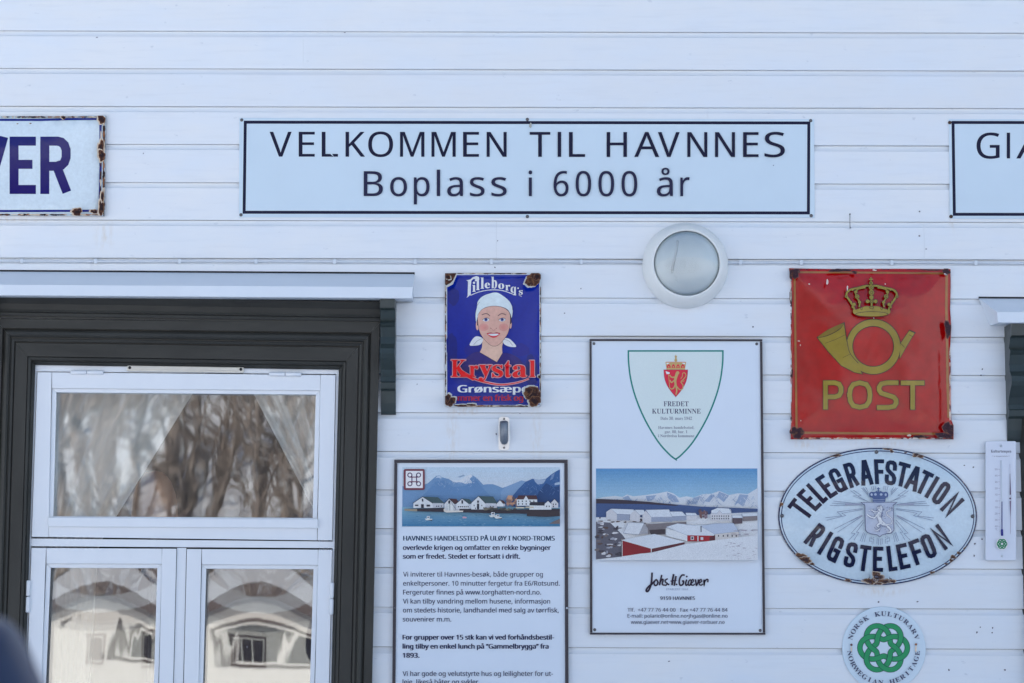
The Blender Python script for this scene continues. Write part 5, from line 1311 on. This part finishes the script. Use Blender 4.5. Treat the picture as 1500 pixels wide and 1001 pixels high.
# ------------------------------------------------------------------ thermometer
M['thermo'] = simple('thermometer_enamel', C(182, 198, 227), .4, var=.03)
TH = mk_empty('thermometer', P(1466, 735, F)); tag(TH, 'narrow white wall thermometer with a green knot emblem beside the right window bracket', 'thermometer')
prism('back_plate', rrect(1443.6, 646.5, 1488.5, 821.0, 2.5), F+.012, F+.022, M['thermo'], TH, .0015)
prism('stand_off', rrect(1450, 655, 1482, 812, 2), F, F+.0122, M['lampring'], TH)
A = Art(F+.0222, 8e-5).t(1420, 640, 5.0)
GT = C(120, 122, 150)
A.text('Kulturtempen', 157, 307, 116, 20, C(84, 88, 112), 'serif'); A.text('• a temperature •', 168, 295, 146, 8, C(110, 112, 140), 'serif')
for i, n_ in enumerate((50, 40, 30, 20, 10, 0, 10, 20, 30, 40)):
    y = 238+i*46.4; A.text(str(n_), 186 if n_ else 192, 206, y+7, 13, GT, 'sans'); A.stroke([(212, y), (226, y)], 2.2, GT)
    for k in range(1, 5): A.stroke([(220, y+k*9.3), (226, y+k*9.3)], 1.2, GT)
A.text('°C', 188, 206, 684, 13, GT, 'sans')
A.poly([(296, 200), (298, 200), (303, 430), (299, 700), (302, 720), (304, 560), (306, 440)], C(140, 132, 160)); A.poly([(296, 270), (299, 270), (305, 420), (295, 430)], C(84, 72, 100)); A.poly([(294, 470), (306, 470), (301, 600)], C(110, 100, 130)); A.dot(299, 452, 7, C(84, 72, 100))
def knot(A, cx, cy, S, c1, c2):
    """three interlaced ovals, woven over and under"""
    def arc(i, a0, a1):
        pts = []; n = max(6, int(abs(a1-a0)/6))
        for k in range(n+1):
            t = a0+(a1-a0)*k/n; r = (117+57*math.cos(R(2*t)))*S; a = R(t+60*i)
            pts.append((cx+r*math.cos(a), cy+r*math.sin(a)))
        cl_ = a1-a0 > 350
        A.stroke(pts[:-1] if cl_ else pts, 41*S, c2, closed=cl_); A.stroke(pts[:-1] if cl_ else pts, 32*S, c1, closed=cl_)
    for i in range(3): arc(i, 0, 360)
    for i in range(3):
        for o, w in ((30, 15), (120, 22), (210, 15), (300, 22)): arc(i, o-w, o+w)
A.dot(239, 785, 45, C(196, 206, 226)); knot(A, 239, 785, .2, C(34, 128, 92), C(24, 90, 80))
A.build('printed_scale', M['print'], TH)
a, b = P(1466.3, 674.5, F+.0240), P(1467.8, 776, F+.0240)
tube('glass_tube', [a, b], .0016, M['cable'], TH, 8)
M['spirit'] = simple('dark_blue_spirit', (.02, .02, .22), .2)
tube('spirit_bulb', [P(1467.7, 735, F+.0262), P(1467.8, 775, F+.0262), P(1467.8, 776.5, F+.0262), P(1467.9, 785, F+.0262)], .003, M['spirit'], TH, 10, True, [.0014, .0016, .004, .004])
screw(1466.2, 653.5, F+.0222, TH, .0048, M['bright']); screw(1467.8, 814.5, F+.0222, TH, .0048, M['bright'])

# ------------------------------------------------------------------ round heritage plaque
HP = mk_empty('heritage_plaque', P(1294.4, 950, F)); tag(HP, 'round white plaque with a green interlaced knot reading NORSK KULTURARV NORWEGIAN HERITAGE', 'sign')
lathe('plaque_disc', P(1294.4, 950.2, F), [(61.2/400*.985, 0), (61.2/400*.985, .006), (61.2/400*.97, .0072), (0, .0074)], M['plate'], HP, 72, smooth=False)
A = Art(F+.0076, 8e-5).t(1200, 860, 5.0)
cx_, cy_ = 472, 450
knot(A, cx_, 446, 1.0, C(40, 138, 96), C(26, 78, 78))
A.ringtext('NORSK KULTURARV', cx_, cy_, 238, -71, 71, 33, C(60, 66, 100), 'serif', wk=1.15)
A.ringtext('NORWEGIAN HERITAGE', cx_, cy_, 234, 262, 98, 33, C(60, 66, 100), 'serif', inside=True, wk=1.15)
A.dot(236, 424, 9, C(100, 80, 90)); A.dot(709, 421, 9, C(130, 92, 76))
A.poly(blob(236, 455, 5, 20, 3), C(196, 190, 186)); A.poly(blob(708, 455, 6, 22, 5), C(200, 190, 182))
A.build('printed_face', M['print'], HP)
screw(1247.2, 944.8, F+.0078, HP, .003, M['rust']); screw(1341.8, 944.2, F+.0078, HP, .003, M['rust'])

# ------------------------------------------------------------------ bystander whose shoulder shows, out of focus, at lower left
M['jacket'] = simple('navy_jacket_cloth', (.016, .024, .062), .3, var=.3, scale=30, bmp=.4, bscale=25)
M['trousers'] = simple('dark_trousers', (.02, .02, .025), .8)
M['skin'] = simple('skin', (.55, .33, .24), .5)
M['hat'] = simple('grey_knit_hat', (.10, .10, .12), .9, bmp=.8, bscale=160)
M['boots'] = simple('black_boots', (.012, .012, .012), .5)
def skinned(name, joints, edges, mat, parent, sub=2):
    me = bpy.data.meshes.new(name); me.from_pydata([j[:3] for j in joints], edges, [])
    o = link_mesh(name, me, mat, parent)
    m = o.modifiers.new('skin', 'SKIN'); m.use_smooth_shade = True
    for v, j in zip(me.skin_vertices[0].data, joints): v.radius = (j[3], j[4] if len(j) > 4 else j[3])
    me.skin_vertices[0].data[0].use_root = True
    m2 = o.modifiers.new('sub', 'SUBSURF'); m2.levels = m2.render_levels = sub
    return o
def person():
    px, py = -.737, -5.5
    t = mk_empty('person', (px, py, 0)); tag(t, 'bystander in a dark navy jacket, only one blurred shoulder in view at lower left', 'person')
    def J(x, y, z, r, r2=None): return (px+x, py+y, z*.996, r, r2 or r)
    body = [J(0, 0, .98, .15, .13), J(0, 0, 1.15, .155, .125), J(0, 0, 1.36, .175, .13), J(0, -.01, 1.50, .115, .10), J(0, .01, 1.60, .06), J(0, .02, 1.70, .078), J(0, .03, 1.80, .082),
            J(-.19, 0, 1.475, .085), J(-.30, -.03, 1.22, .062), J(-.27, .14, 1.04, .05), J(.19, 0, 1.475, .085), J(.30, -.03, 1.22, .062), J(.27, .14, 1.04, .05),
            J(-.10, 0, .86, .11), J(-.12, .01, .50, .072), J(-.13, -.02, .10, .05), J(.10, 0, .86, .11), J(.12, .01, .50, .072), J(.13, -.02, .10, .05)]
    ed = [(0, 1), (1, 2), (2, 3), (3, 4), (4, 5), (5, 6), (3, 7), (7, 8), (8, 9), (3, 10), (10, 11), (11, 12), (0, 13), (13, 14), (14, 15), (0, 16), (16, 17), (17, 18)]
    skinned('body', body, ed, M['skin'], t)
    jk = [J(0, 0, .90, .19, .16), J(0, 0, 1.12, .185, .155), J(0, 0, 1.34, .20, .155), J(0, -.01, 1.49, .13, .115), J(0, 0, 1.57, .085), J(-.20, 0, 1.475, .098), J(-.32, -.03, 1.22, .078), J(-.28, .14, 1.02, .068), J(-.20, .19, .98, .05),
          J(.20, 0, 1.475, .098), J(.32, -.03, 1.22, .078), J(.28, .14, 1.02, .068), J(.20, .19, .98, .05)]
    skinned('jacket', jk, [(0, 1), (1, 2), (2, 3), (3, 4), (3, 5), (5, 6), (6, 7), (7, 8), (3, 9), (9, 10), (10, 11), (11, 12)], M['jacket'], t)
    for s_ in (-1, 1):
        skinned('trouser_leg', [J(s_*.10, 0, .88, .125), J(s_*.12, .01, .50, .092), J(s_*.13, -.02, .13, .08)], [(0, 1), (1, 2)], M['trousers'], t)
        skinned('boot', [J(s_*.13, -.05, .07, .06), J(s_*.14, .06, .05, .055, .05), J(s_*.15, .15, .035, .05, .035)], [(0, 1), (1, 2)], M['boots'], t)
        lathe('ear', Vector((px+s_*.078, py+.02, 1.715)), [(0, -.012), (.014, -.01), (.026, 0), (.014, .01), (0, .012)], M['skin'], t, 14, axis='z')
        lathe('eye', Vector((px+s_*.032, py+.103, 1.735)), [(0, -.009), (.008, -.005), (.01, 0), (.008, .005), (0, .009)], M['dark'], t, 12, axis='z')
    skinned('nose', [J(0, .10, 1.735, .010), J(0, .122, 1.705, .014)], [(0, 1)], M['skin'], t)
    skinned('mouth', [J(-.024, .098, 1.668, .005), J(0, .104, 1.668, .008), J(.024, .098, 1.668, .005)], [(0, 1), (1, 2)], M['redlamp'], t)
    lathe('knitted_hat', Vector((px, py+.02, 1.755)), [(.098, -.01), (.104, .0), (.104, .03), (.098, .035), (.094, .07), (.070, .105), (.035, .122), (0, .126)], M['hat'], t, 28, axis='z')
person()
